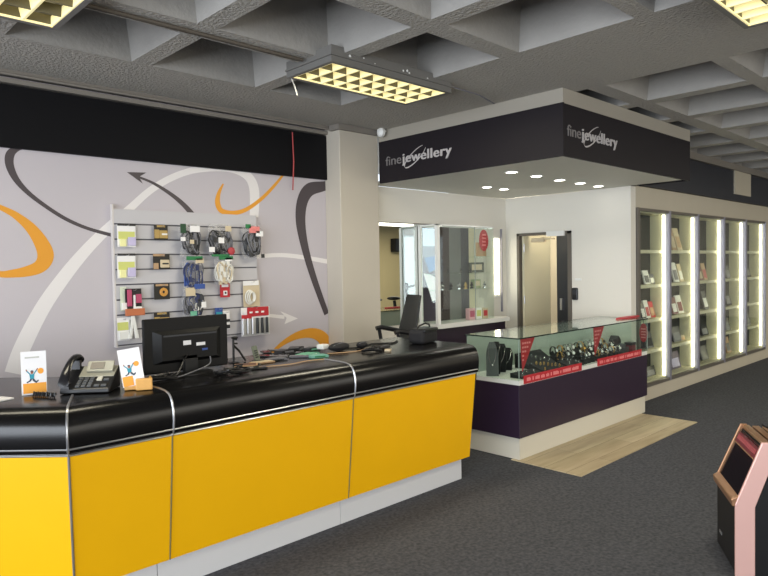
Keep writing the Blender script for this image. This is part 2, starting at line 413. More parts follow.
# downlights
dl = thing('downlight', 'recessed round downlight glowing in the soffit', 'downlight', (4.96, 3.45, 2.44))
MB().lathe([(.05, -.006), (.05, .0005), (.062, .0005), (.062, -.006), (.05, -.006)], n=20, caps=False).build('ring', WHITE, dl, local=True)
MB().lathe([(.001, -.004), (.047, -.004), (.047, .0), (.001, .0)], n=20).build('lamp', DOWNL, dl, local=True)
dl['label'] = 'glowing round downlight nearest the canopy front corner, first of the row of five'
dl['group'] = 'recessed downlights in the canopy soffit'
for (x, y, lb) in ((5.38, 3.46, 'second glowing round downlight from the left in the row of five'), (5.83, 3.48, 'third glowing round downlight, middle of the row of five'),
                   (6.24, 3.48, 'fourth glowing round downlight from the left in the row of five'), (6.65, 3.49, 'last glowing round downlight, right end of the row of five'),
                   (5.69, 4.28, 'left of the two small downlights nearer the mirror'), (6.0, 4.28, 'right of the two small downlights nearer the mirror')):
    dup(dl, (x, y, 2.44), label=lb)
for x, y in ((4.96, 3.45), (5.38, 3.46), (5.83, 3.48), (6.24, 3.48), (5.69, 4.28)):
    l = bpy.data.lights.new('spot', 'SPOT'); l.energy = 16; l.spot_size = radians(120); l.spot_blend = .8; l.color = (1, .95, .86); l.shadow_soft_size = .04
    o = bpy.data.objects.new('downlight_lamp', l); col.objects.link(o); o.location = (x, y, 2.425)
# small round fitting on the canopy's left top
jb = thing('detector', 'small white round detector beside the column top', 'detector', (4.50, 4.70, 2.93))
M0 = MB(); M0.M = Matrix.Translation((4.46, 4.66, 2.93)) @ Matrix.Rotation(radians(-90), 4, 'Y') @ Matrix.Translation((0, 0, -.04)); M0.lathe([(.045, 0), (.045, .03), (.03, .045), (.001, .05)]); M0.build('body', WHITE, jb, smooth=True)
MB().box(4.44, 4.548, 4.65, 4.67, 2.94, 2.955).build('bracket', WHITE, jb)

# =========================================================== CEILING LIGHTS
def make_fixture(x0, x1, y0, y1, z, label, rows=3, cols=9, side='y'):
    t = thing('ceiling_light', label, 'ceiling light', ((x0+x1)/2, (y0+y1)/2, z), group=None)
    h = .095; w = .03; b = MB()
    b.box(x0-w, x0, y0-w, y1+w, z, z+h); b.box(x1, x1+w, y0-w, y1+w, z, z+h); b.box(x0, x1, y0-w, y0, z, z+h); b.box(x0, x1, y1, y1+w, z, z+h)
    b.box(x0-w, x1+w, y0-w, y1+w, z+h, z+h+.012)
    b.build('housing', HOUSING, t)
    b = MB(); b.box(x0-w-.012, x1+w+.012, y0-w-.012, y0-w, z+.04, z+.052); b.box(x0-w-.012, x0-w, y0-w, y1+w, z+.04, z+.052); b.build('rim', HOUSING, t)
    nx, ny = cols, rows; dx = (x1-x0)/nx; dy = (y1-y0)/ny
    b = MB()
    b2 = MB()
    for j in range(1, ny): # long blades, V section
        y = y0+j*dy; b2.prism([(x0, y-.016, z+.06), (x0, y+.016, z+.06), (x0, y+.004, z+.006), (x0, y-.004, z+.006)], (x1-x0, 0, 0))
    for i in range(1, nx): # parabolic cross blades: wide at the top, thin below
        x = x0+i*dx
        b.prism([(x-.020, y0, z+.06), (x+.020, y0, z+.06), (x+.007, y0, z+.004), (x-.007, y0, z+.004)], (0, y1-y0, 0))
    b.box(x0, x0+.008, y0, y1, z+.002, z+.055); b.box(x1-.008, x1, y0, y1, z+.002, z+.055); b.box(x0, x1, y0, y0+.008, z+.002, z+.055); b.box(x0, x1, y1-.008, y1, z+.002, z+.012); b2.box(x0, x1, y1-.008, y1, z+.0125, z+.06)
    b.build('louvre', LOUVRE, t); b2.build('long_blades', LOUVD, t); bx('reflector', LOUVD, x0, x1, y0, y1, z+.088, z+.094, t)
    for j in range(ny):
        y = y0+(j+.5)*dy; MB().cyl((x0+.01, y, z+.075), (x1-.01, y, z+.075), .013, n=10).build('tube', LTUBE, t)
    return t
lc = make_fixture(2.66, 3.76, 3.20, 3.62, 2.895, 'fluorescent louvre ceiling light in the middle, hanging above the counter')
sp = MB()
for x, z, r in ((2.78, 2.955, .010), (3.0, 2.95, .006), (3.27, 2.958, .008), (3.31, 2.965, .010), (3.33, 2.952, .009), (3.52, 2.95, .008), (2.9, 2.968, .005)):
    sp.ball((x, 3.164, z), r, sy=.4, n=8)
sp.build('paint_speck', WHITE, lc)
MB().tube([(2.66, 3.64, 2.90), (2.70, 3.66, 2.86), (2.73, 3.67, 2.80)], .004).build('loose_wire', WHITEC, lc)
make_fixture(.17, 1.16, 3.20, 3.70, 2.895, 'fluorescent louvre ceiling light at the upper left corner', 3, 7)
make_fixture(3.02, 4.0, .72, 1.20, 2.895, 'fluorescent louvre ceiling light at the upper right corner, nearest the showcases', 3, 8)
# fix: those two sit where their visible corners are

# ================================================================== COUNTER
ct = thing('service_counter', 'long service counter with yellow front panels and glossy black rounded top', 'counter', (2.4, 3.4, 0))
YR, CX, XE = 2.955, .93, 3.80
S2 = .70710678
def path(d, z, where):
    if where == 'c': return Vector((CX+d*.41421, YR+d, z))
    if where == 'l': return Vector((CX-1.5*S2+d*S2, YR+1.5*S2+d*S2, z))
    return Vector((where, YR+d, z))
def seg(prof, a, b, name, m, bev=0, smooth=False):
    k = MB(); k.sweep([[path(d, z, a) for d, z in prof], [path(d, z, b) for d, z in prof]]); return k.build(name, m, ct, bev, smooth)
TOP = [(.02, .802), (.006, .812), (.0, .84), (-.004, .88), (-.002, .92), (.006, .955), (.022, .983), (.045, 1.0), (.08, 1.008), (.14, 1.012), (.85, 1.012), (.85, .97), (.06, .97), (.06, .80)]
kk = MB(); kk.sweep([[path(d, z, w) for d, z in TOP] for w in ('l', 'c', XE)]); kk.build('worktop', BLACKG, ct, smooth=True)
YP = [(.085, .165), (.018, .80), (.045, .80), (.11, .165)]
KP = [(.125, 0), (.125, .164), (.15, .164), (.15, 0)]
seams = ['l', 'c', 1.415, 2.585, XE-.012]
for a, b in zip(seams, seams[1:]):
    g = .003
    aa = a+g if isinstance(a, float) else a; bb = b-g if isinstance(b, float) else b
    seg(YP, aa, bb, 'front_panel', YELLOW)
for a, b in (('l', 'c'), ('c', 1.365), (1.369, 2.548), (2.552, 3.735)): seg(KP, a, b, 'kick_board', KICK)
bd = MB(); bp_ = [(.155, .02), (.155, .18), (.12, .18), (.06, .795), (.80, .795), (.80, .02)]
bd.sweep([[path(d, z, w) for d, z in bp_] for w in ('l', 'c', 3.73)]); bd.build('carcass', BLACKM, ct)
ep = MB(); ep.sweep([[path(d, z, w) for d, z in [(.10, .165), (.018, .80), (.015, .80), (.80, .80), (.80, .165)]] for w in (XE-.012, XE)]); ep.build('end_panel', BLACKM, ct)
def offp(pr, e):
    out = []
    for i, (d, z) in enumerate(pr):
        a = pr[max(i-1, 0)]; b = pr[min(i+1, len(pr)-1)]; tx, tz = b[0]-a[0], b[1]-a[1]; n = hypot(tx, tz); out.append((d-tz/n*e, z+tx/n*e))
    return out
SE = [(.085, .165), (.05, .48), (.018, .80), (.003, .83), (-.004, .88), (-.002, .92), (.006, .955), (.022, .983), (.045, 1.0), (.08, 1.008), (.14, 1.012), (.30, 1.012)]
for w in ('c', 1.415, 2.585):
    k = MB(); k.tube([path(d, z, w) for d, z in offp(SE[2:], .001)], .0055, 6); k.build('seam_trim', CHROME, ct, smooth=True)
    k = MB(); k.tube([path(d, z, w) for d, z in offp(SE[:3], .001)], .0055 if w == 'c' else .0035, 6); k.build('panel_joint', CHROME if w == 'c' else mat('dull joint', (120, 110, 70), .5), ct)
for z, d, r in ((.832, .001, .0042), (.801, .0165, .0042)):
    k = MB(); k.tube([path(d, z, 'l'), path(d, z, 'c'), path(d, z, XE-.012)], r, 6); k.build('pinstripe', CHROME, ct)
CZ = 1.0135

# =========================================================== JEWELLERY CASE
JX0, JX1, JY0, JY1 = 4.38, 6.74, 3.0, 3.54
jc = thing('jewellery_counter', 'glass topped jewellery counter with dark plum body and white plinth', 'display counter', (5.5, 3.27, 0))
bx('plinth', mat('cream plinth', (214, 208, 192), .45), JX0+.015, JX1-.03, JY0+.012, JY1-.02, .007, .184, jc)
bx('body', PLUM, JX0, JX1, JY0, JY1, .184, .618, jc, bev=.003)
bx('deck', WHITEL, JX0+.005, JX1, JY0, JY1, .6185, .655, jc)
gl = MB(); gl.box(JX0, JX1, JY0, JY0+.006, .656, .994); gl.build('front_glass', GLASSG, jc)
bx('end_glass', GLASSG, JX0, JX0+.006, JY0+.007, JY1, .656, .994, jc); bx('end_glass', GLASSG, JX1-.006, JX1, JY0+.007, JY1, .656, .994, jc)
bx('top_glass', GLASSG, JX0-.003, JX1+.003, JY0-.003, JY1+.003, .995, 1.003, jc)
bx('back_glass', FROST, JX0+.007, JX1-.007, JY1-.012, JY1-.004, .656, .993, jc)
ge = MB(); e = .0035
ge.box(JX0-.006, JX1+.006, JY0-.0075, JY0-.0035, .993, 1.003); ge.box(JX0-.0075, JX0-.0035, JY0, JY1, .993, 1.003); ge.box(JX1+.0035, JX1+.0075, JY0, JY1, .993, 1.003); ge.box(JX0, JX1, JY1+.0035, JY1+.007, .993, 1.003)
ge.build('glass_edge', GEDGE, jc)
ge = MB()
for x, y in ((JX0, JY0), (JX1, JY0)): bx('corner_joint', mat('pale joint', (150, 168, 158), .3), x-.003, x+.003, y-.003, y+.001, .656, .994, jc)
# red promotional strips along the front edge
def text_bars(b, x0, x1, z0, z1, y, rnd, words):
    x = x0; z = (z0+z1)/2; hh = (z1-z0)*.22
    for wlen in words:
        for k in range(wlen):
            w = rnd.uniform(.009, .016)
            if x+w > x1: return
            b.box(x, x+w, y-.001, y, z-hh, z+hh*rnd.choice((.6, 1, 1))); x += w+.005
        x += .022
rnd = random.Random(3)
for i, (x0, x1, lb) in enumerate(((4.445, 5.37, 'long red promotional strip at the left of the jewellery counter front'), (5.665, 6.60, 'long red promotional strip at the right of the jewellery counter front'))):
    s = thing('promotional_strip', lb, 'sign', (x0, JY0-.003, .622), group='red strips on the jewellery counter')
    bx('card', RED, x0, x1, JY0-.0045, JY0-.0005, .622, .690, s)
    b = MB(); text_bars(b, x0+.04, x1-.03, .622, .690, JY0-.0045, rnd, [4, 1, 4, 3, 3, 1, 5, 1, 8, 6, 4, 5]); b.build('print', PINKT, s)
for x0, lb in ((4.425, 'red triangular pennant at the left front of the jewellery counter'), (5.62, 'red triangular pennant at the middle of the jewellery counter')):
    s = thing('pennant', lb, 'sign', (x0, JY0+.012, .78), group='red pennants in the jewellery counter')
    MB().prism([(x0, JY0+.012, .992), (x0+.21, JY0+.012, .992), (x0+.025, JY0+.012, .72)], (0, .003, 0)).build('card', RED, s)
    b = MB()
    for k in range(5):
        z = .955-k*.034; w = .13-.026*k
        for j in range(max(1, int(w/.032))): b.box(x0+.022+j*.032, x0+.022+j*.032+.024, JY0+.0105, JY0+.0118, z-.009, z+.006)
    b.build('print', PINKT, s)
# red signs on and beside the right end
s = tag(MB().prism([(6.66+.26*cos(a), 3.17+.05*sin(a), 1.0045) for a in [2*pi*k/20 for k in range(20)]], (0, 0, .012)).build('oval_sign_reflection', RED, smooth=False), 'red oval sign with a tag reflection drawn into its length, lying flat on the right end of the jewellery counter glass', 'sign')  # oval lengthened to draw in the tag's reflection on the glass
s = thing('oval_tag', 'red oval tag hanging on the outside of the jewellery counter right end', 'sign', (6.75, 3.035, .74))
MB().prism([(6.757, 3.045+.045*cos(a), .845+.1*sin(a)) for a in [2*pi*k/24 for k in range(24)]], (-.004, 0, 0)).build('card', RED, s)
b = MB()
for k in range(4): b.box(6.7515, 6.7528, 3.02, 3.07, .79+.03*k, .803+.03*k)
b.build('print', PINKT, s); bx('hanging_loop', SILVER, 6.7530, 6.7570, 3.042, 3.048, .944, 1.0, s)

# contents of the case
JD = .6555
def necklace_stand(x, y, rz, h, lb, m):
    t = thing('necklace_stand', lb, 'display stand', (x, y, JD), rz, group='black necklace boards in the jewellery counter')
    rows = []
    for k in range(9):
        u = k/8; z = u*h; yy = -.045+.085*u**1.4+.01*sin(u*pi); w = (.052 if u < .55 else .052-.03*((u-.55)/.45)**2)
        rows.append([(-w, yy, z), (w, yy, z), (w, yy+.012, z), (-w, yy+.012, z)])
    MB().sweep(rows).build('board', m, t, local=True, smooth=True)
    b = MB(); b.box(-.035, .035, .0, .06, 0, .006); b.tube([(0, .05, .004), (0, .052, h*.7)], .005, 6); b.build('foot', BLACKM, t, local=True)
    b = MB(); pts = []
    for k in range(13):
        a = pi*k/12; u = .86-.52*sin(a); pts.append((-.034*cos(a), -.045+.085*u**1.4-.002, u*h))
    b.tube(pts, .0018, 6); b.ball((0, -.045+.085*.34**1.4-.004, .33*h), .008, n=8); b.build('necklace', SILVER, t, local=True)
    return t
VEL = mat('black velvet', (22, 22, 24), .9); VELG = mat('grey velvet', (84, 86, 88), .8)
necklace_stand(4.47, 3.33, -.9, .28, 'tall grey faced necklace board nearest the left end of the jewellery counter', VELG)
necklace_stand(4.58, 3.38, -1.2, .27, 'second black necklace board from the left end', VEL)
necklace_stand(4.69, 3.40, -1.2, .24, 'third black necklace board from the left end', VEL)
necklace_stand(4.81, 3.42, -1.2, .19, 'shortest black necklace board, fourth from the left end', VEL)
def tray(x0, x1, y0, y1, h, lb, n, metal):
    t = thing('jewellery_tray', lb, 'tray', ((x0+x1)/2, (y0+y1)/2, JD), group='black velvet trays in the jewellery counter')
    w, d = (x1-x0)/2, (y1-y0)/2; b = MB()
    b.prism([(-w, -d, 0), (w, -d, 0), (w, -d, h*.5), (-w, -d, h*.5)], (0, 0, 0.0001)) if False else None
    b.sweep([[(-w, -d, 0), (-w, d, 0), (-w, d, h), (-w, -d, .016)], [(w, -d, 0), (w, d, 0), (w, d, h), (w, -d, .016)]])
    b.build('pad', VEL, t, local=True, bev=.003)
    for k in range(n):
        fx = -w+.03+(2*w-.06)*((k*.37) % 1); fy = -d*.8+1.6*d*((k*.61) % 1); z = .016+(h-.016)*(fy+d)/(2*d)+.004
        b = MB(); b.tube([(fx+.011*cos(a), fy+.004, z+.009+.011*sin(a)) for a in [2*pi*j/10 for j in range(10)]], .0022, 5, closed=True); b.ball((fx, fy+.004, z+.022), .0045, n=6)
        b.build('ring', metal, t, local=True)
    return t
tray(4.47, 4.80, 3.03, 3.15, .04, 'flat black velvet ring tray at the left front corner', 5, SILVER)
tray(4.83, 5.18, 3.04, 3.20, .07, 'sloping black velvet ring tray second from left', 8, GOLD)
tray(4.93, 5.35, 3.24, 3.42, .13, 'raised black velvet ring tray behind the front trays', 8, SILVER)
tray(5.22, 5.48, 3.03, 3.16, .05, 'sloping black velvet ring tray at the middle front', 6, SILVER)
def watch(x, y, m, lb, sc=1, base=VEL):
    t = thing('watch', lb, 'watch', (x, y, JD), random.uniform(-.5, .2), group='wrist watches standing in the jewellery counter'); t.scale = (sc,)*3
    b = MB(); b.box(-.028, .028, -.028, .028, 0, .05); b.prism([(-.022, -.022, .05), (.022, -.022, .05), (.022, .022, .09), (-.022, .022, .07)], (0, .0, .001)); b.build('cushion', base, t, local=True, bev=.006)
    b = MB(); rows = []
    for k in range(14):
        a = 2*pi*k/14; c = Vector((0, .034*cos(a)*.8, .085+.042*sin(a))); rows.append([c+Vector((-.009, 0, 0)), c+Vector((.009, 0, 0)), c+Vector((.009, .003*cos(a), .003*sin(a))), c+Vector((-.009, .003*cos(a), .003*sin(a)))])
    b.sweep(rows, closed=True); b.build('strap', m, t, local=True)
    b = MB(); b.M = Matrix.Translation((0, -.03, .098)) @ Matrix.Rotation(radians(70), 4, 'X'); b.lathe([(.019, 0), (.019, .006), (.015, .008), (.015, .0065), (.001, .0065)]); b.build('case', m, t, local=True, smooth=True)
    b = MB(); b.M = Matrix.Translation((0, -.03, .098)) @ Matrix.Rotation(radians(70), 4, 'X'); b.lathe([(.001, .0068), (.0145, .0068), (.0145, .0074), (.001, .0074)]); b.build('dial', WHITE if m is not GOLD else BLACKP, t, local=True)
    return t
pl = [('silver', SILVER), ('gold', GOLD), ('black', BLACKP), ('silver', SILVER)]
# one shared label per watch colour and row: nothing in the photo tells them apart
for r_, (yy, n, x0, x1, sc, rw) in enumerate(((3.07, 9, 5.53, 6.22, .85, 'front'), (3.19, 10, 5.30, 6.30, 1.0, 'middle'), (3.32, 10, 5.42, 6.35, 1.2, 'back'))):
    for k in range(n):
        nm, mm = pl[(k*3+r_) % 4]
        watch(x0+(x1-x0)*k/(n-1)+random.uniform(-.015, .015), yy+random.uniform(-.01, .01), mm, f'small {nm} watch on a cushion in the {rw} row of the jewellery counter', sc)
def vessel(nm, lb, x, y, prof, m):
    t = thing(nm, lb, 'ornament', (x, y, JD)); MB().lathe(prof).build('body', m, t, local=True, smooth=True); return t
v = vessel('goblet', 'round white ornament standing among the watches', 6.14, 3.085, [(.02, 0), (.022, .006), (.008, .02), (.012, .045), (.03, .06), (.036, .085), (.03, .10), (.025, .10), (.02, .08), (.001, .07)], WHITE)
v = vessel('goblet', 'cream bowl shaped ornament left of the white ornament', 6.02, 3.10, [(.02, 0), (.02, .004), (.01, .02), (.03, .05), (.034, .06), (.03, .06), (.001, .04)], BEIGE)
b = thing('watch_box', 'open dark watch box near the right end of the jewellery counter', 'box', (6.42, 3.12, JD)); MB().box(-.05, .05, -.05, .05, 0, .07).build('base', DGREY, b, local=True, bev=.004)
MB().prism([(-.05, .05, .07), (.05, .05, .07), (.05, .085, .14), (-.05, .085, .14)], (0, .012, 0)).build('lid', BLACKP, b, local=True); MB().box(-.03, .03, -.03, .03, .07, .1).build('cushion', VELG, b, local=True, bev=.01)
b = thing('gift_box', 'small dark red box at the right end of the jewellery counter', 'box', (6.56, 3.10, JD)); MB().box(-.045, .045, -.04, .04, 0, .075).build('base', mat('maroon card', (110, 22, 32), .5), b, local=True, bev=.003); MB().box(-.048, .048, -.043, .043, .0755, .105).build('lid', BLACKP, b, local=True, bev=.003)
b = thing('gift_box', 'black pointed jewel box standing behind the dark red box', 'box', (6.50, 3.24, JD)); MB().box(-.05, .05, -.045, .045, 0, .12).build('base', BLACKP, b, local=True, bev=.004); MB().prism([(-.05, -.045, .12), (.05, -.045, .12), (0, -.045, .17)], (0, .09, 0)).build('lid', BLACKP, b, local=True)

# ============================================================ MIRROR + CABINET
mr = thing('wall_mirror', 'large wall mirror between the column and the glass cabinet', 'mirror', (5.5, 4.91, 1.0))
bx('mirror_glass', MIRROR, 4.56, 6.27, 4.906, 4.919, .97, 2.06, mr)
bx('edge', BRONZE, 4.556, 6.28, 4.900, 4.919, 2.061, 2.07, mr)
gc = thing('glass_cabinet', 'corner glass display cabinet with white posts on a dark plum base', 'display cabinet', (5.9, 4.75, 0))
X0, X1, Y0, Y1 = 5.25, 6.27, 4.60, 4.90
bx('base', PLUM, X0+.02, 6.50, Y0+.04, 4.91, 0, .915, gc)
k = MB(); k.sweep([[(p[0], p[1], z) for p in ([(X0+.05-.05*cos(a), Y0-.0+.05-.05*sin(a)) for a in [pi/2*j/6 for j in range(7)]]+[(6.54, Y0), (6.54, 4.915), (X0, 4.915)])] for z in (.916, .965)]); k.build('counter_top', WHITEL, gc)
for x0, x1, y0, y1 in ((X0+.0, X0+.045, Y0+.02, Y0+.055), (X0+.0, X0+.03, 4.865, 4.898), ):
    bx('post', WHITE, x0, x1, y0, y1, .966, 2.045, gc)
k = MB(); k.box(X0, X1, Y0+.02, Y0+.032, 2.035, 2.048); k.box(X0, X0+.012, Y0+.02, 4.89, 2.035, 2.048); k.box(X1-.012, X1, Y0+.02, 4.89, 2.035, 2.048); k.build('top_rail', WHITE, gc)
bx('side_glass', GLASS, X0+.01, X0+.015, Y0+.056, 4.864, .967, 2.034, gc)
bx('front_glass', GLASS, X0+.046, X1-.004, Y0+.026, Y0+.031, .967, 2.034, gc)
bx('end_glass', GLASS, X1-.01, X1-.005, Y0+.035, 4.895, .967, 2.034, gc)
for x in (5.90,): bx('glass_joint', mat('grey joint', (140, 150, 146), .3), x, x+.008, Y0+.02, Y0+.0255, .967, 2.034, gc)
bp2 = MB(); bp2.box(5.60, 5.76, 4.885, 4.898, .967, 2.04); bp2.build('back_panel', mat('dark brown panel', (54, 40, 42), .5), gc)
bx('back_panel', mat('mid grey panel', (112, 114, 112), .4), 5.761, 5.97, 4.885, 4.898, .967, 2.04, gc)
bx('back_panel', mat('dark slate panel', (70, 70, 76), .4), 5.971, 6.12, 4.885, 4.898, .967, 2.04, gc)
bx('back_panel', CREAML, 6.121, 6.255, 4.885, 4.898, .967, 2.04, gc)

for z in (1.32, 1.50, 1.69):
    bx('shelf', GLASSG, 5.98 if z > 1.6 else 5.34, 6.25, 4.66, 4.88, z, z+.008, gc)
s = thing('round_tag', 'red oval sign inside the glass cabinet near its top', 'sign', (6.08, 4.66, 1.70))
MB().prism([(6.10+.085*cos(a)*1.0, 4.642, 1.885+.125*sin(a)) for a in [2*pi*k/24 for k in range(24)]], (0, .004, 0)).build('card', RED, s)
b = MB()
for k in range(4): b.box(6.07, 6.135, 4.6405, 4.6415, 1.82+.04*k, 1.84+.04*k)
b.build('print', PINKT, s)
bx('backing_card', TAN, 5.97, 6.16, 4.655, 4.66, 1.70, 1.86, s)
def small_box(lb, x, y, z, w, d, h, m, m2, rz=0, grp=None, tilt=0, nm='box', cat='box'):
    t = thing(nm, lb, cat, (x, y, z), rz, group=grp)
    b = MB(); b.M = Matrix.Rotation(tilt, 4, 'X'); b.box(-w/2, w/2, -d/2, d/2, 0, h); b.build('carton', m, t, local=True, bev=.002)
    b = MB(); b.M = Matrix.Rotation(tilt, 4, 'X'); b.box(-w*.36, w*.36, -d/2-.0015, -d/2-.0003, h*.25, h*.8); b.build('printed_panel', m2, t, local=True)
    return t
cc = [(5.45, 1.328, SILVER), (5.60, 1.328, BLACKP), (5.74, 1.328, SILVER), (5.86, 1.328, GOLDP), (5.97, 1.328, BLACKP), (6.22, 1.328, SILVER)]
for i, (x, z, mm) in enumerate(cc):
    t = thing('ornament', 'small figurine on the lower glass shelf of the cabinet', 'ornament', (x, 4.73, z+.001), group='figurines on the lower shelf')
    MB().lathe([(.022, 0), (.022, .008), (.008, .02), (.016, .04), (.01, .055), (.014, .066), (.001, .075)], n=12).build('figure', mm, t, local=True, smooth=True); MB().box(-.03, .03, -.002, .002, .03, .045).build('wing', mm, t, local=True)
for i, x in enumerate((5.55, 5.78, 5.95)):
    t = thing('ornament', 'small dark figurine on the middle glass shelf of the cabinet', 'ornament', (x, 4.73, 1.509), group='figurines on the middle shelf')
    MB().lathe([(.02, 0), (.02, .006), (.006, .012), (.012, .035), (.001, .05)], n=12).build('figure', BLACKP, t, local=True, smooth=True)
small_box('dark framed card leaning on the upper cabinet shelf', 6.13, 4.78, 1.51, .2, .02, .12, mat('dark olive', (70, 74, 62), .5), BEIGE, -.3)
small_box('green boxed item on the cabinet shelf beside the light strip', 6.10, 4.77, 1.33, .12, .05, .1, mat('sage card', (150, 160, 120), .6), BEIGE, -.1)
small_box('pink and white box at the bottom left of the cabinet floor', 5.93, 4.72, .967, .10, .06, .13, mat('pink card', (220, 170, 176), .6), PINK, -.1)
small_box('white and lime box on the cabinet floor beside the pink box', 6.055, 4.72, .967, .10, .06, .13, WHITE, LIME, -.1)
small_box('red and cream box on the cabinet floor at the right', 6.18, 4.72, .967, .09, .06, .12, BEIGE, RED, -.1)
lt = thing('light_strip', 'bright vertical light strip on the wall right of the glass cabinet', 'light strip', (6.715, 4.9, 1.2))
bx('diffuser', TUBE, 6.685, 6.745, 4.895, 4.9195, 1.22, 1.93, lt); bx('end_cap', WHITE, 6.68, 6.75, 4.893, 4.9195, 1.19, 1.219, lt); bx('end_cap', WHITE, 6.68, 6.75, 4.893, 4.9195, 1.931, 1.95, lt)
bx('upright', ALU, 6.80, 6.815, 4.895, 4.9195, 1.0, 2.05, lt)
po = thing('painted_reflection', 'blue and white mirror reflection painted behind the side pane of the glass cabinet', 'painted_reflection', (5.42, 4.89, .97))  # mirror reflection painted on a flat panel in coloured areas
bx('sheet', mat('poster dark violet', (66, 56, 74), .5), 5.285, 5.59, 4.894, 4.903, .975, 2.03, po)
bx('sky_area', mat('poster sky', (206, 224, 238), .5, emit=.15), 5.32, 5.588, 4.892, 4.8935, 1.82, 2.02, po)  # reflected bright sky, painted pale with a slight glow
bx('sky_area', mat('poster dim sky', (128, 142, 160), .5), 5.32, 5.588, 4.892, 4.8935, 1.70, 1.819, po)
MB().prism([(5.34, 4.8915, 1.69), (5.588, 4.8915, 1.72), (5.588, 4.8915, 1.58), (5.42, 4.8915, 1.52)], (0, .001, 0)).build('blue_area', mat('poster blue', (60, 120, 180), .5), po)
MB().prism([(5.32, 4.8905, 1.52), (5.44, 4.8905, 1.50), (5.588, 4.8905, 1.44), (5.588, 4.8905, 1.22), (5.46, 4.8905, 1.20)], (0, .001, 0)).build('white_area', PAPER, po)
# keypad
kp = thing('keypad', 'small black wall keypad right of the doorway', 'keypad', (DX-.012, 3.935, 1.165))
bx('case', BLACKP, DX-.028, DX-.001, 3.90, 3.975, 1.165, 1.31, kp, bev=.012); bx('window', DGREY, DX-.0305, DX-.0285, 3.915, 3.96, 1.23, 1.29, kp)
tag(bx('wall_switch', WHITE, DX-.012, DX-.001, 3.86, 3.94, 1.395, 1.42, None, bev=.002), 'small white switch above the keypad', 'switch')
# bikes, banner and speaker on the far side, seen in the mirror
def bike(x, y, rz, lb):
    t = thing('exercise_bike', lb, 'exercise bike', (x, y, 0), rz)
    b = MB(); b.box(-.5, -.44, -.22, .22, .0, .06); b.box(.44, .5, -.22, .22, .0, .06); b.box(-.47, .47, -.04, .04, .06, .12)
    b.tube([(-.25, 0, .1), (-.33, 0, .85)], .035); b.tube([(.25, 0, .1), (.33, 0, 1.05)], .035); b.tube([(-.3, 0, .35), (.28, 0, .6)], .03); b.build('frame', BLACKM, t, local=True, smooth=True)
    b = MB(); b.ball((-.34, 0, .9), .12, 1.3, .8, .35); b.build('saddle', BLACKP, t, local=True, smooth=True)
    b = MB(); b.tube([(.5, -.2, 1.2), (.3, -.2, 1.14), (.33, 0, 1.06), (.3, .2, 1.14), (.5, .2, 1.2)], .022); b.box(.3, .36, -.08, .08, 1.1, 1.25); b.build('handlebar', BLACKP, t, local=True, smooth=True)
    b = MB(); b.M = Matrix.Translation((.2, 0, .38)) @ Matrix.Rotation(pi/2, 4, 'X'); b.lathe([(.001, -.03), (.22, -.03), (.22, .03), (.001, .03)], n=24); b.build('flywheel', DGREY, t, local=True)
bike(9.55, .1, .9, 'dark exercise bike, left of those reflected in the mirror'); bike(10.3, -.1, .6, 'dark exercise bike reflected in the mirror beside the cabinet post')
ws = thing('wall_speaker', 'black wall speaker high on the cream rear wall', 'speaker', (15.75, -5.9, 2.1)); bx('case', BLACKM, 15.55, 15.95, -5.98, -5.75, 2.1, 2.55, ws, bev=.01); bx('grille', DGREY, 15.58, 15.92, -5.745, -5.735, 2.13, 2.52, ws)

# ====================================================== LIT WALL SHOWCASES
BX = [7.09, 7.93, 8.825, 9.776, 10.70, 11.64]
names = ['first', 'second', 'third', 'fourth', 'fifth']
bright = [1, 1, 1, 1, 1]
def bay(i):
    xa, xb = BX[i], BX[i+1]
    lb = ['lit glass fronted wall showcase nearest the white wall', 'second lit wall showcase from the white wall', 'middle one of the five lit wall showcases', 'fourth lit wall showcase from the white wall', 'farthest lit wall showcase, at the right edge'][i]
    t = thing('wall_showcase', lb, 'showcase', ((xa+xb)/2, 3.36, .155), group='five lit wall showcases')
    w = .03
    bx('back_panel', BACKD, xa+.012, xb-.012, 3.475, 3.49, .2, 2.175, t)
    bx('side_panel', CREAML, xb-.030, xb-.010, 3.285, 3.474, .2, 2.175, t); bx('side_panel', CREAML, xa+.010, xa+.030, 3.285, 3.474, .2, 2.175, t)
    bx('floor_panel', CREAML, xa+.031, xb-.031, 3.285, 3.474, .195, .21, t); bx('top_panel', CREAML, xa+.031, xb-.031, 3.285, 3.474, 2.165, 2.175, t)
    for z in (.555, .92, 1.33, 1.74): bx('shelf', CREAML, xa+.031, xb-.031, 3.33, 3.474, z-.04, z, t, bev=.003)
    bx('light_tube', TUBE, xb-.055, xb-.034, 3.290, 3.314, .215, 2.16, t)
    bx('pane', GLASS, xa+.02, xb-.02, 3.268, 3.272, .2, 2.18, t)
    bx('mullion', ALU if i else BRONZE, xa-(.03 if i == 0 else -.001), xa+.022, 3.235, 3.284, .158, 2.208, t); bx('mullion', ALU, xb-.028, xb-.001, 3.235, 3.284, .158, 2.208, t)
    bx('bottom_rail', BRONZE, xa+.023, xb-.029, 3.24, 3.284, .158, .194, t); bx('top_rail', BRONZE, xa+.023, xb-.029, 3.24, 3.284, 2.176, 2.208, t)
for i in range(5): bay(i)
def leaner(x, z, w, h, m, m2, lb, a=-.25, rz=0):
    t = thing('picture_box', lb, 'box', (x, 3.40, z), rz); b = MB(); b.M = Matrix.Rotation(a, 4, 'X') @ Matrix.Rotation(0, 4, 'Y')
    b.box(-w/2, w/2, -.008, .008, .002, h); b.build('cover', m, t, local=True)
    b = MB(); b.M = Matrix.Rotation(a, 4, 'X'); b.box(-w*.38, w*.38, -.0095, -.0083, h*.12, h*.62); b.build('picture', m2, t, local=True); return t
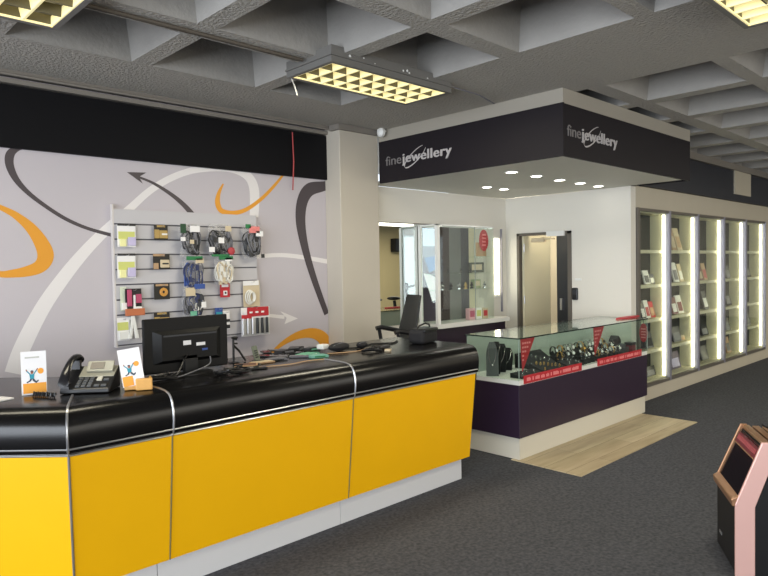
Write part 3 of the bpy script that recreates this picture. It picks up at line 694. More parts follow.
SH = {4: (1.741, 'top'), 3: (1.331, 'second'), 2: (.921, 'third'), 1: (.556, 'fourth'), 0: (.211, 'bottom')}
bays = ['first', 'second', 'third', 'fourth', 'fifth']
itm = {0: [(3, 7.66, .15, .17, WHITE, DGREY, 'white'), (3, 7.80, .12, .12, GREYC, WHITE, 'grey'), (2, 7.56, .11, .2, DGREY, WHITE, 'dark grey'), (2, 7.685, .11, .22, WHITE, RED, 'white and red'), (2, 7.81, .12, .2, RED, TAN, 'red'), (1, 7.72, .2, .2, DGREY, BACKD, 'charcoal'), (0, 7.75, .25, .12, BLACKP, GREYC, 'black')],
       1: [(4, 8.45, .14, .3, TAN, BEIGE, 'tan'), (4, 8.62, .16, .3, BEIGE, TAN, 'beige'), (3, 8.52, .16, .26, WHITE, GREYC, 'white'), (3, 8.69, .12, .24, BEIGE, WHITE, 'beige'), (2, 8.48, .16, .22, mat('maroon card', (110, 22, 32)), WHITE, 'maroon'), (2, 8.66, .17, .24, WHITE, mat('maroon card', (110, 22, 32)), 'white framed maroon'), (1, 8.55, .26, .2, DGREY, GREYC, 'dark grey'), (0, 8.5, .3, .22, mat('plum card', (90, 70, 96), .5), LILAC, 'plum'), (1, 8.72, .12, .07, BEIGE, TAN, 'low beige')],
       2: [(3, 9.35, .16, .2, mat('maroon card', (110, 22, 32)), BEIGE, 'maroon'), (3, 9.52, .14, .24, TAN, RED, 'tan'), (2, 9.55, .16, .26, DGREY, WHITE, 'grey framed'), (1, 9.5, .24, .16, BACKD, GREYC, 'dark'), (0, 9.5, .26, .2, DGREY, BLACKP, 'dark grey')],
       3: [(3, 10.42, .2, .2, DGREY, GREYC, 'dark grey'), (2, 10.45, .2, .24, BACKD, GREYC, 'dark'), (0, 10.45, .18, .24, TAN, DGREY, 'tan'), (1, 10.4, .2, .2, BLACKP, GREYC, 'black')],
       4: [(3, 11.35, .2, .2, BACKD, DGREY, 'dark'), (1, 11.35, .2, .2, BLACKP, DGREY, 'black')]}
for i, L in itm.items():
    for (s_, x, w, h, m1, m2, cn_) in L:
        leaner(x, SH[s_][0], w, h, m1, m2, f'{cn_} box leaning on the {SH[s_][1]} shelf of the {bays[i]} lit showcase')

# =============================================================== SLATBOARD
SY = WY-.045
sb = thing('slatboard', 'grey slatted display board on the mural wall behind the counter', 'display board', (2.58, SY, 1.02))
b = MB()
gz = [1.962-.116*k for k in range(9)]
x0, x1 = 1.945, 3.20
b.box(x0, x1, SY+.012, WY-.003, 1.02, 2.075); z = 2.075
for g in gz:
    b.mi = 0; b.box(x0, x1, SY, SY+.0118, g+.006, z); z = g-.006
b.box(x0, x1, SY, SY+.0118, 1.02, z)
b.build('board', SLAT, sb)
b = MB()
for g in gz: b.box(x0, x1, SY+.0105, SY+.0115, g-.0055, g+.0055)
b.build('slot', GROOVE, sb)
bx('edge_strip', mat('pale strip', (206, 200, 196), .5), x0-.012, x0-.001, SY, WY-.003, 1.02, 2.11, sb)

def wp(px, py, y=SY-.03): 
    p = at(px, py, 1, y); return p.x, p.z
def hook(t, x, z):
    b = MB(); b.box(x-.012, x+.012, SY-.006, SY-.0005, z-.02, z+.012); b.tube([(x, SY-.004, z), (x, SY-.075, z), (x, SY-.082, z+.008)], .0022, 6); b.build('hook', CHROME, t)
def card_pack(name, lb, cat, box, body, parts, y=None, grp=None):
    """box: photo rectangle in the board plane"""
    y = SY-.03 if y is None else y
    (xa, za), (xb, zb) = wp(box[0], box[1], y), wp(box[2], box[3], y); zt, zl = max(za, zb), min(za, zb); w = xb-xa; h = zt-zl
    t = thing(name, lb, cat, ((xa+xb)/2, y, zl), group=grp)
    b = MB(); b.box(xa, xb, y, y+.004, zl, zt); b.build('card', body, t)
    for (u0, v0, u1, v1, dd, m_, nm) in parts:
        b = MB(); b.box(xa+u0*w, xa+u1*w, y-dd, y-.0005, zl+v0*h, zl+v1*h); b.build(nm, m_, t, bev=min(.004, dd*.4))
    hook(t, (xa+xb)/2, zt-.012)
    return t
for (bb, lb) in (((117, 224, 136, 247), 'white and lime blister pack, top of the left column on the slat board'), ((117, 254, 136, 278), 'white and lime blister pack, second in the left column')):
    card_pack('blister_pack', lb, 'packet', bb, PAPER, [(0.05, .35, .95, .68, .002, LIME, 'print'), (.1, .02, .45, .35, .014, mat('pale yellow', (236, 234, 170), .5), 'product'), (.55, .06, .98, .44, .014, LILAC, 'product'), (0, .93, 1, 1.02, .006, BLACKP, 'hanger')], grp='left column packs')
card_pack('box', 'black and pink boxed product with orange base on the slat board', 'box', (125, 289, 142, 313), mat('black card', (30, 24, 28), .5), [(.1, .3, .36, .97, .02, PINK, 'printed_panel'), (.46, .1, .58, .75, .02, WHITE, 'printed_panel'), (.62, .42, .96, .78, .02, PINK, 'printed_panel'), (.5, .05, .95, .28, .022, WHITE, 'printed_panel'), (-.05, -.08, 1.1, .2, .03, mat('burnt orange', (190, 110, 70), .5), 'tray')])
card_pack('blister_pack', 'pale narrow pack behind the black and pink box', 'packet', (120, 287, 127, 311), mat('pale mint', (214, 222, 200), .5), [(.1, .05, .9, .35, .02, WHITE, 'product')], y=SY-.012)
card_pack('blister_pack', 'lime and white pack at the bottom of the left column', 'packet', (117, 318, 130, 340), PAPER, [(.0, .45, .9, .8, .003, LIME, 'print'), (.1, .05, .9, .4, .014, WHITE, 'product')])
# white forked holder hanging at the bottom of the left column
t = thing('cable_holder', 'white forked plastic holder at the bottom left of the slat board', 'holder', (2.13, SY-.05, 1.05)); (xa, za), (xb, zb) = wp(128, 316), wp(137, 338)
b = MB(); b.prism([(xa+.02, SY-.05, za), (xb-.02, SY-.05, za), (xb-.005, SY-.05, za-.09), (xb+.01, SY-.05, zb), (xb-.02, SY-.05, zb), ((xa+xb)/2, SY-.05, za-.07), (xa+.02, SY-.05, zb), (xa-.01, SY-.05, zb), (xa+.01, SY-.05, za-.09)], (0, .012, 0)); b.build('fork', WHITE, t, bev=.003)
b = MB(); b.box(xa+.01, xb-.01, SY-.036, SY-.0005, za-.03, za-.01); b.build('bracket', WHITE, t)
for (bb, lb, rr) in (((154, 225, 168, 240), 'black and gold card pack at the top of the second column', 0), ((153, 254, 170, 269), 'black and tan card pack, second in the second column', 1), ((154, 284, 170, 299), 'black card pack with a round gold coil, third in the second column', 2), ((154, 313, 170, 326), 'black and gold card pack just above the monitor', 0)):
    if rr == 2: P = [(.1, .85, .9, .98, .003, TAN, 'print')]
    elif rr == 1: P = [(0, 0, .3, .4, .006, TAN, 'print'), (.4, .1, .95, .62, .012, BEIGE, 'product'), (.5, .3, .9, .42, .014, BLACKP, 'product'), (.0, .85, .7, 1, .003, TAN, 'print')]
    else: P = [(0, .1, .35, .7, .006, GOLDP, 'print'), (.35, .1, .95, .65, .012, GOLDP, 'product'), (.5, .32, .92, .45, .014, WHITE, 'product'), (.2, .86, .8, 1, .003, GOLDP, 'print')]
    t = card_pack('card_pack', lb, 'packet', bb, mat('black pack', (28, 26, 22), .5), P, grp='black and gold card packs')
    if rr == 2:
        (xa, za), (xb, zb) = wp(bb[0], bb[1]), wp(bb[2], bb[3]); b = MB()
        for r in (.030, .022, .015): b.tube([((xa+xb)/2+.012+r*cos(a), SY-.034, (za+zb)/2-.004+r*sin(a)) for a in [2*pi*k/16 for k in range(16)]], .005, 6, closed=True)
        b.build('coil', mat('orange gold coil', (206, 150, 70), .4), t, smooth=True)
def cable_bag(lb, rect, mats_, seed, y=SY-.05, n=9, head=None, extra=None):
    rd = random.Random(seed); (xa, za), (xb, zb) = wp(rect[0], rect[1], y), wp(rect[2], rect[3], y); zt, zl = max(za, zb), min(za, zb); w = xb-xa; h = zt-zl; cx = (xa+xb)/2
    t = thing('cable_packet', lb, 'packet', (cx, y, zl), group='bagged cables on the slat board')
    rows = []
    for k in range(9):     # pillow shaped clear bag
        u = k/8; z = zl+u*h; tk = .004+.036*sin(pi*min(1, u*1.08))**.6 if u < .93 else .003; ww = w/2*(.92+.1*sin(u*9+seed)) if u < .9 else w*.36
        rows.append([(cx-ww, y, z), (cx-ww*.6, y-tk*.8, z), (cx+ww*.1, y-tk, z), (cx+ww*.7, y-tk*.7, z), (cx+ww, y, z), (cx+ww*.5, y+tk*.25, z), (cx-ww*.5, y+tk*.25, z)])
    MB().sweep(rows).build('bag', BAG, t, smooth=True)
    groups = {}
    for k in range(n):
        b = groups.setdefault(k % len(mats_), MB()); ax = w*rd.uniform(.10, .26); az = h*rd.uniform(.2, .38); ox = cx+rd.uniform(-.5, .5)*(w-2*ax)*.9; oz = zl+h*.44+rd.uniform(-.5, .5)*(h*.8-2*az)*.8; oy = y-.012-rd.uniform(0, .02); tl = rd.uniform(-.3, .3)
        pts = []
        for j in range(18):
            a = 2*pi*j/18; px_, pz_ = ax*cos(a)*(1+.15*sin(3*a)), az*sin(a); pts.append((ox+px_*cos(tl)-pz_*sin(tl), oy+.006*sin(2*a+k), oz+px_*sin(tl)+pz_*cos(tl)))
        b.tube(pts, .0052, 6, closed=True)
        if k % 2 == 0: b.cbox((ox, oy-.004, oz-az*rd.uniform(-1, 1)), (.026, .016, .045))
    for k, b in groups.items(): b.build('coiled_cable', mats_[k], t, smooth=True)
    if head: 
        for (u0, v0, u1, v1, m_) in head: MB().box(xa+u0*w, xa+u1*w, y-.042, y-.038, zl+v0*h, zl+v1*h).build('label_card', m_, t)
    hook(t, cx, zt-.006); return t
HD = (.0, .96)
cable_bag('bag of black and grey cables with a green corner, top of the third column', (179, 224, 200, 257), [BLACKP, DGREY, GREYC], 1, n=19, head=[(-.05, .72, .22, 1.0, mat('dark green', (30, 70, 44), .6)), (.42, .76, .9, .95, PAPER), (-.05, .48, .18, .6, PAPER), (.4, .4, .6, .52, BEIGE)])
cable_bag('bag of blue cables under the black cable bag in the third column', (182, 257, 203, 288), [BLUED, BLUE, GREYC], 2, n=18, head=[(.1, .9, .9, 1.02, GREEN), (.55, .8, .95, .95, BEIGE), (.45, -.02, .98, .14, BLUE)])
cable_bag('bag of blue and white cables, lowest in the third column', (181, 288, 203, 316), [BLUED, GREYC, DGREY, WHITEC], 3, n=18, head=[(.1, .72, .55, 1, BEIGE), (.3, .05, .6, .2, GREENL), (.8, .3, 1.05, .5, PAPER)])
cable_bag('bag of black adapters and cables, top of the fourth column', (206, 224, 232, 256), [BLACKP, DGREY, GREYC], 4, n=19, head=[(.38, .4, .6, .58, PAPER), (.66, .78, .9, .95, BEIGE), (.0, .12, .22, .28, PAPER), (.1, -.02, .8, .05, GREEN)])
t = thing('round_charger', 'small round red pack beside the black adapters', 'packet', (2.96, SY-.09, 1.72)); (xa, za) = wp(231, 251, SY-.1)
b = MB(); b.M = Matrix.Translation((xa, SY-.10, za)) @ Matrix.Rotation(pi/2, 4, 'X'); b.lathe([(.001, 0), (.032, 0), (.032, .012), (.024, .016), (.001, .016)]); b.build('disc', mat('dull red', (176, 60, 66), .5), t, smooth=True)
b = MB(); b.box(xa-.003, xa+.003, SY-.1, SY-.005, za+.026, za+.032); b.build('hook', CHROME, t)
cable_bag('bag of white cables under the black adapters', (213, 257, 233, 284), [WHITEC, WHITEC, BEIGE], 5, n=19, head=[(.2, .9, .9, 1.02, GREEN), (.5, .84, .86, .97, PAPER)])
cable_bag('bag of black cables with a pink label at the top right of the slat board', (241, 225, 262, 258), [BLACKP, DGREY, GREYC], 6, n=19, head=[(.28, .76, .78, .96, mat('salmon card', (224, 130, 126), .6)), (.6, .66, .95, .82, PAPER), (.1, .9, .35, 1.02, GREEN), (.84, .0, 1.0, .12, BLACKP)])
card_pack('card_pack', 'small red and white card pack hanging under the white cables', 'packet', (220, 281, 230, 297), RED, [(.15, .62, .85, .78, .003, PAPER, 'print'), (.3, .12, .7, .4, .008, PAPER, 'product'), (.4, .2, .6, .34, .01, BLACKP, 'product')])
card_pack('card_pack', 'blue and black card pack partly behind the monitor', 'packet', (215, 308, 223, 318), BLUE, [(.1, .2, .9, .6, .006, TEAL, 'print')])
card_pack('card_pack', 'white and black card pack beside the monitor top', 'packet', (222, 311, 230, 329), PAPER, [(.1, .05, .95, .25, .012, BLACKP, 'product'), (.3, .4, .95, .55, .012, BLACKP, 'product')])
t = card_pack('card_pack', 'white packet of white cables at the right of the slat board', 'packet', (243, 281, 260, 306), BEIGE, [(0, .82, .95, 1.0, .004, PAPER, 'print')])
(xa, za), (xb, zb) = wp(241, 288), wp(259, 306)
b = MB()
for k, r in enumerate((.055, .047, .04)): b.tube([((xa+xb)/2+(k-1)*.012+r*.75*cos(a), SY-.042-.004*k, (za+zb)/2+r*1.1*sin(a)) for a in [2*pi*j/18 for j in range(18)]], .007, 6, closed=True)
b.build('coiled_cable', WHITEC, t, smooth=True)
t = card_pack('socket_pack', 'packet of chrome and black sockets with a red top at the lower right', 'packet', (241, 308, 270, 334), PAPER, [(.2, .68, .95, 1.0, .012, RED, 'header'), (.0, .6, .35, .75, .01, RED, 'header'), (.02, .02, .98, .62, .01, mat('pale pack', (200, 200, 200), .4), 'tray')], y=SY-.05)
(xa, za), (xb, zb) = wp(241, 319, SY-.07), wp(270, 332, SY-.07)
for k in range(6):
    x = xa+.02+(xb-xa-.05)*k/5; MB().cyl((x, SY-.072, zb), (x, SY-.072, za), .013, .011, n=10).build('socket', CHROME if k < 3 else BLACKP, t, smooth=True)
b = MB()
for k in range(4): b.box(xa+.03+k*.06, xa+.06+k*.06, SY-.0665, SY-.063, zb+.18, zb+.195)
b.build('print', PAPER, t)

# ================================================================= MONITOR
MONB = mat('monitor black', (9, 9, 10), .5, spec=.3)
mn = thing('monitor', 'black computer monitor seen from behind on the counter', 'monitor', (1.75, 3.46, CZ))
mx0, mx1, my = 1.488, 2.003, 3.44
b = MB(); b.box(mx0, mx1, my, my+.022, 1.03, 1.335); b.build('housing', MONB, mn, bev=.006)
b = MB(); b.sweep([[(mx0+.05, my-.0005, 1.08), (mx1-.05, my-.0005, 1.08), (mx1-.05, my-.0005, 1.265), (mx0+.05, my-.0005, 1.265)], [(mx0+.09, my-.03, 1.10), (mx1-.09, my-.03, 1.10), (mx1-.09, my-.03, 1.245), (mx0+.09, my-.03, 1.245)]]); b.build('rear_bulge', MONB, mn)
bx('vent_ridge', DGREY, mx0+.10, mx1-.09, my-.034, my-.0305, 1.232, 1.240, mn)
bx('screen', mat('dark screen', (10, 10, 12), .1), mx0+.012, mx1-.012, my+.0225, my+.024, 1.06, 1.325, mn)
bx('sticker', PAPER, mx0+.215, mx0+.262, my-.0325, my-.031, 1.178, 1.203, mn); bx('sticker', PAPER, mx0+.295, mx0+.350, my-.0325, my-.031, 1.168, 1.186, mn); bx('sticker', BLUE, mx0+.33, mx0+.365, my-.0325, my-.031, 1.138, 1.150, mn)
b = MB(); b.box(1.70, 1.79, my-.03, my-.031+.012, 1.03, 1.12); b.box(1.705, 1.785, my-.045, my-.005, CZ+.010, 1.10); b.build('stand_neck', BLACKM, mn, bev=.004)
b = MB(); b.M = Matrix.Translation((1.745, my-.02, CZ)) @ Matrix.Diagonal((1.35, .95, 1, 1)); b.lathe([(.001, 0), (.10, 0), (.10, .006), (.09, .011), (.001, .012)], n=28); b.build('stand_base', BLACKP, mn, smooth=True)
def cable(lb, pts, r, m, nm='cable'):
    P = [Vector(p) for p in pts]; out = []
    for i in range(len(P)-1):
        p0, p1, p2, p3 = P[max(i-1, 0)], P[i], P[i+1], P[min(i+2, len(P)-1)]
        for k in range(6):
            t = k/6; out.append(.5*((2*p1)+(-p0+p2)*t+(2*p0-5*p1+4*p2-p3)*t*t+(-p0+3*p1-3*p2+p3)*t**3))
    out.append(P[-1]); return tag(MB().tube(out, r, 6).build(nm, m, smooth=True), lb, 'cable')
cable('black cable drooping from the back of the monitor', [(1.72, 3.40, 1.12), (1.68, 3.36, 1.10), (1.62, 3.33, 1.03), (1.55, 3.34, CZ+.006), (1.46, 3.36, CZ+.006), (1.40, 3.45, CZ+.006)], .004, BLACKP)
cable('grey cable lying left of the monitor stand', [(1.86, 3.395, 1.10), (1.84, 3.37, 1.06), (1.72, 3.33, 1.035), (1.60, 3.30, 1.02), (1.50, 3.30, CZ+.005), (1.42, 3.27, CZ+.005)], .0035, GREYC)
cable('black cable looping on the counter right of the monitor', [(1.95, 3.4, CZ+.005), (2.05, 3.3, CZ+.005), (2.16, 3.34, CZ+.005), (2.22, 3.45, CZ+.005), (2.35, 3.42, CZ+.005), (2.42, 3.5, CZ+.005)], .005, BLACKP)
cable('tan cable lying across the counter beside the monitor', [(1.95, 3.24, CZ+.005), (2.1, 3.26, CZ+.005), (2.3, 3.22, CZ+.005), (2.45, 3.25, CZ+.005), (2.56, 3.22, CZ+.005)], .004, TAN)
cable('dark cable lying along the far end of the counter', [(2.95, 3.6, CZ+.005), (3.1, 3.5, CZ+.005), (3.3, 3.58, CZ+.005), (3.45, 3.5, CZ+.005), (3.6, 3.6, CZ+.005)], .006, BLACKP)
cable('thin tan cable on the counter top near its right end', [(2.75, 3.42, CZ+.004), (2.95, 3.36, CZ+.004), (3.15, 3.42, CZ+.004), (3.3, 3.38, CZ+.004)], .004, TAN)

# =============================================================== TELEPHONE
tp = thing('desk_telephone', 'black desk telephone with grey screen panel at the left counter corner', 'telephone', (1.168, 3.315, CZ+.0012), radians(-38)); tp.scale = (.96, .96, 1.0)
b = MB(); b.sweep([[(x, -.10, .0), (x, .09, .0), (x, .09, .11), (x, -.10, .022)] for x in (-.125, .115)]); b.build('body', BLACKP, tp, local=True, bev=.006)
sl = atan2(.088, .19); TM = Matrix.Translation((0, -.10, .022)) @ Matrix.Rotation(sl, 4, 'X')
b = MB(); b.M = TM; b.box(-.062, .112, .10, .195, .002, .006); b.M = Matrix.Translation((0, .012, .080)) @ Matrix.Rotation(radians(46), 4, 'X'); b.box(-.032, .100, .008, .070, 0, .010); b.build('screen_panel', mat('grey bezel', (158, 155, 138), .4), tp, local=True, bev=.003)
b = MB(); b.M = Matrix.Translation((0, .012, .080)) @ Matrix.Rotation(radians(46), 4, 'X'); b.box(-.014, .055, .020, .060, .0102, .012); b.build('screen', mat('phone display', (60, 50, 40), .3), tp, local=True)
for r_ in range(4):
    for c_ in range(3):
        b = MB(); b.M = TM; b.box(-.055+c_*.028, -.036+c_*.028, .016+r_*.021, .029+r_*.021, .0005, .006); b.build('key', mat('key grey', (92, 94, 96), .4), tp, local=True)
for c_ in range(4):
    b = MB(); b.M = TM; b.box(.035+(c_ % 2)*.034, .060+(c_ % 2)*.034, .018+(c_//2)*.05, .032+(c_//2)*.05+(.016 if c_ == 2 else 0), .0005, .006); b.build('key', [mat('key grey', (92, 94, 96), .4), mat('pale key', (200, 196, 180), .4)][1 if c_ == 2 else 0], tp, local=True)
b = MB(); rows = []
for k in range(15):
    u = k/14; yy = -.115+.225*u; z = .055+.05*sin(pi*u)**.7+.085*u; r = .026-.010*sin(pi*u)
    tx = Vector((0, 1, .25)); rows.append([(-.100+r*1.05*cos(a), yy+r*.2*sin(a), z+r*.8*sin(a)) for a in [2*pi*j/12 for j in range(12)]])
b.sweep(rows); b.build('handset', mat('handset black', (24, 24, 27), .22), tp, local=True, smooth=True)
MB().box(-.12, -.08, -.10, -.07, .02, .05).build('cradle', BLACKP, tp, local=True); MB().box(-.12, -.08, .06, .088, .09, .14).build('cradle', BLACKP, tp, local=True)
hp = []
p0 = at(56, 395, 2, CZ+.012); p1 = at(33, 394, 2, CZ+.012)
for k in range(60):
    u = k/59; c = Vector(p0).lerp(Vector(p1), u); a = k*1.15; hp.append(c+Vector((.008*cos(a)*.4, .010*cos(a), .011*sin(a))))
tag(MB().tube(hp, .0034, 5).build('coiled_cord', BLACKP, smooth=True), 'black coiled telephone cord beside the white card stand', 'cord')

# card stands with the jumping figure
def figure(b_skin, b_teal, b_dark, s, M, top_y=0):
    for b in (b_skin, b_teal, b_dark): b.M = M
    y = -.0012
    def q(b, pts): b.poly([(x*s, y, z*s) for x, z in pts])
    q(b_teal, [(-.14, .30), (.12, .30), (.16, .62), (-.18, .62)]); q(b_teal, [(-.18, .62), (-.08, .60), (-.30, .86), (-.37, .82)]); q(b_teal, [(.06, .60), (.16, .62), (.34, .86), (.27, .90)])
    q(b_skin, [(-.37, .82), (-.30, .86), (-.36, .98), (-.42, .95)]); q(b_skin, [(.27, .90), (.34, .86), (.42, .98), (.36, 1.01)])
    q(b_skin, [(.09*cos(2*pi*k/12), .73+.1*sin(2*pi*k/12)) for k in range(12)])
    q(b_dark, [(-.10, .74), (-.09, .86), (0, .89), (.09, .86), (.10, .74), (.06, .80), (-.06, .80)])
    q(b_dark, [(-.14, .30), (0, .30), (-.10, .14), (-.34, .02), (-.38, .10), (-.2, .18)]); q(b_dark, [(0, .30), (.12, .30), (.26, .12), (.40, .22), (.44, .14), (.26, -.02), (.06, .14)])
cs = thing('card_stand', 'upright white card with a leaping figure and orange base on the counter', 'sign', (.935, 3.42, CZ), radians(-14)); cs.scale = (.82, .9, .9)
b = MB(); b.box(-.066, .066, 0, .006, 0, .232); b.build('card', PAPER, cs, local=True)
b = MB(); b.box(-.058, .063, -.0012, -.0004, .008, .062); b.build('orange_band', ORANGEP, cs, local=True)
b = MB(); b.prism([(.035+.016*cos(a), -.001, .125+.016*sin(a)) for a in [2*pi*k/14 for k in range(14)]], (0, .0008, 0)); b.build('orange_spot', ORANGEP, cs, local=True)
b = MB(); b.box(-.045, .03, -.0012, -.0004, .196, .204); b.build('print', mat('faint grey print', (190, 188, 180), .6), cs, local=True)
A, B, Cc = MB(), MB(), MB(); figure(A, B, Cc, .078, Matrix.Translation((-.010, -.0003, .062))); A.build('printed_skin', SKIN, cs, local=True); B.build('printed_shirt', TEAL, cs, local=True); Cc.build('printed_trousers', mat('print navy', (50, 66, 84), .6), cs, local=True)
b = MB(); b.box(-.05, .05, .0065, .05, 0, .006); b.build('foot', BLACKP, cs, local=True)
lh = thing('leaflet_holder', 'stack of leaflets with a leaping figure in a wooden block holder by the telephone', 'leaflet holder', (1.330, 3.168, CZ+.001), radians(-24)); lh.scale = (.92,)*3
b = MB(); b.box(-.062, .075, -.03, .045, 0, .022); b.box(-.005, .080, -.062, -.031, 0, .062); b.box(.060, .075, -.03, .045, .022, .06); b.build('block', WOODB, lh, local=True, bev=.006)
for k in range(5):
    b = MB(); b.M = Matrix.Translation((-.012, -.026+.009*k, .023)) @ Matrix.Rotation(radians(-12-k*.8), 4, 'X') @ Matrix.Rotation(radians(-8), 4, 'Y'); b.box(-.056, .056, 0, .0018, 0, .20); b.build('leaflet', PAPER, lh, local=True)
LM = Matrix.Translation((-.012, -.0265, .023)) @ Matrix.Rotation(radians(-12), 4, 'X') @ Matrix.Rotation(radians(-8), 4, 'Y')
b = MB(); b.M = LM; b.box(-.052, -.0, -.0012, -.0004, .003, .055); b.build('orange_band', ORANGEP, lh, local=True)
A, B, Cc = MB(), MB(), MB(); figure(A, B, Cc, .068, LM @ Matrix.Translation((-.01, 0, .055))); A.build('printed_skin', SKIN, lh, local=True); B.build('printed_shirt', TEAL, lh, local=True); Cc.build('printed_trousers', MATS['print navy'], lh, local=True)
b = MB(); b.M = LM; b.prism([(.028+.014*cos(a), -.001, .115+.014*sin(a)) for a in [2*pi*k/14 for k in range(14)]], (0, .0006, 0)); b.build('orange_spot', ORANGEP, lh, local=True)
p = at(0, 400, 2, CZ)
t = thing('notepad', 'white paper pad at the left edge of the counter', 'paper', (p.x-.03, p.y-.0, CZ), .35); MB().box(-.07, .07, -.05, .05, 0, .006).build('pages', PAPER, t, local=True); MB().box(-.07, .07, .04, .05, .0062, .008).build('binding', GREYC, t, local=True)

# ======================================================= COUNTER CLUTTER
def mobile(px, py, rz, lb, m=BLACKP, w=.07, l=.14, z=0, scr=None):
    p = at(px, py, 2, CZ); t = thing('mobile_phone', lb, 'phone', (p.x, p.y, CZ+z), rz, group='loose phones and cards on the counter'); MB().box(-w/2, w/2, -l/2, l/2, 0, .010).build('body', m, t, local=True, bev=.003); MB().box(-w*.44, w*.44, -l*.42, l*.42, .0102, .0112).build('screen', scr or mat('dark screen', (10, 10, 12), .1), t, local=True)
mobile(270, 357, .4, 'dark phone lying flat right of the upright grey remote'); mobile(283, 357, -.7, 'grey phone lying in the middle of the counter pile', DGREY); mobile(292, 354, 1.2, 'black phone lying behind the green card', BLACKP)
mobile(246, 366, 1.0, 'brown flat case on the counter near the monitor', TAN, .09, .14, scr=mat('brown leather', (110, 72, 50), .5)); mobile(262, 363, 1.5, 'tan card pack lying at the front of the counter pile', TAN, .07, .15, scr=BEIGE)
mobile(300, 357, .9, 'slim silver phone lying in front of the green card', GREYC)
def packet(px, py, rz, w, d, h, m, m2, lb, z=0):
    p = at(px, py, 2, CZ); t = thing('small_packet', lb, 'packet', (p.x, p.y, CZ+z), rz)
    b = MB(); b.sweep([[(-w/2, -d/2, 0), (w/2, -d/2, 0), (w/2*.96, -d/2, h*.8), (0, -d/2, h), (-w/2*.96, -d/2, h*.8)], [(-w/2, d/2, 0), (w/2, d/2, 0), (w/2*.9, d/2, h*.7), (0, d/2, h*.9), (-w/2*.9, d/2, h*.7)]]); b.build('wrapper', m, t, local=True)
    b = MB(); b.box(-w*.3, w*.3, -d/2-.002, -d/2-.0003, h*.15, h*.6); b.build('label_print', m2, t, local=True)
packet(307, 355, .3, .17, .09, .014, GREENL, PAPER, 'pale green card packet lying on the counter'); packet(318, 357, -.3, .12, .08, .02, mat('mint packet', (120, 180, 160), .5), GREEN, 'mint green packet in front of the white adapter')
packet(285, 353, .2, .14, .08, .03, BLACKP, GREYC, 'crumpled black packet behind the middle phones')
packet(276, 360, -.2, .13, .08, .016, GREYC, BLACKP, 'grey folded packet at the front of the pile')
p = at(323, 352, 2, CZ); t = thing('power_adapter', 'white square power adapter on the counter pile', 'adapter', (p.x, p.y, CZ+.022), .2); MB().box(-.035, .035, -.03, .03, 0, .032).build('body', WHITE, t, local=True, bev=.006); MB().tube([(.03, 0, .01), (.06, -.01, .003), (.09, .01, -.01)], .003, 6).build('lead', WHITEC, t, local=True)
def pouch(px, py, rz, sx, sy, sz, lb):
    p = at(px, py, 2, CZ); t = thing('pouch', lb, 'pouch', (p.x, p.y, CZ), rz)
    b = MB(); b.ball((0, 0, sz), 1, sx, sy, sz, n=18); b.build('body', mat('black fabric', (26, 25, 28), .8, bump=.3, bscale=90), t, local=True, smooth=True); b = MB(); b.tube([(-sx*.8, -sy*.3, sz*1.5), (0, -sy*.45, sz*1.96), (sx*.8, -sy*.3, sz*1.5)], .003, 6); b.build('zip', GREYC, t, local=True)
pouch(339, 351, .2, .10, .055, .030, 'black zipped pouch behind the white adapter on the counter'); pouch(362, 348, .1, .05, .035, .024, 'small round black pouch near the right end of the counter')
pouch(383, 349, .3, .075, .05, .014, 'flat black case near the chair end of the counter')
packet(388, 351, .6, .05, .04, .016, BEIGE, TAN, 'tiny cream packet near the right end of the counter')
mobile(266, 353, -.4, 'black handset lying behind the upright remote pile', BLACKP, .06, .13); mobile(277, 351, .9, 'dark grey phone at the back of the counter pile', DGREY, .07, .14)
mobile(254, 369, 1.3, 'dark slim case in front of the upright remote', BLACKP, .06, .15)
packet(296, 350, .6, .12, .08, .028, BLACKP, GREYC, 'black crumpled pouch packet behind the silver phone'); packet(312, 350, .1, .11, .06, .024, DGREY, GREENL, 'dark grey packet behind the pale green packet')
packet(240, 371, .4, .10, .07, .02, BLACKP, RED, 'black and red packet at the front of the counter beside the monitor')
def tangle(px, py, w, d, m, lb, seed):
    rd = random.Random(seed); p = at(px, py, 2, CZ); pts = []
    for k in range(60):
        a = k*.55; pts.append((p.x+w*cos(a)*rd.uniform(.6, 1), p.y+d*sin(a*.83)*rd.uniform(.6, 1), CZ+.006+.0005*k+.004*sin(k)))
    tag(MB().tube(pts, .0042, 5).build('cable_tangle', m, smooth=True), lb, 'cable')
tangle(233, 374, .10, .06, BLACKP, 'tangle of thin black cable lying on the counter right of the monitor', 2)
tangle(372, 352, .07, .05, BLACKP, 'tangle of black cable beside the small round pouch', 3)
tangle(160, 381, .09, .05, BLACKP, 'tangle of black cable lying in front of the monitor', 4)
p = at(135, 378, 2, CZ); t = thing('barcode_scanner', 'black hand scanner standing behind the leaflet holder', 'scanner', (p.x, p.y, CZ), -.6)
b = MB(); b.lathe([(.001, 0), (.035, 0), (.032, .012), (.012, .02), (.012, .09), (.001, .09)]); b.build('base', BLACKP, t, local=True, smooth=True); b = MB(); b.sweep([[(x*.8, -.06, .12), (x, .03, .085), (x, .05, .11), (x*.8, -.05, .15)] for x in (-.028, .028)]); b.build('head', BLACKP, t, local=True, bev=.006)
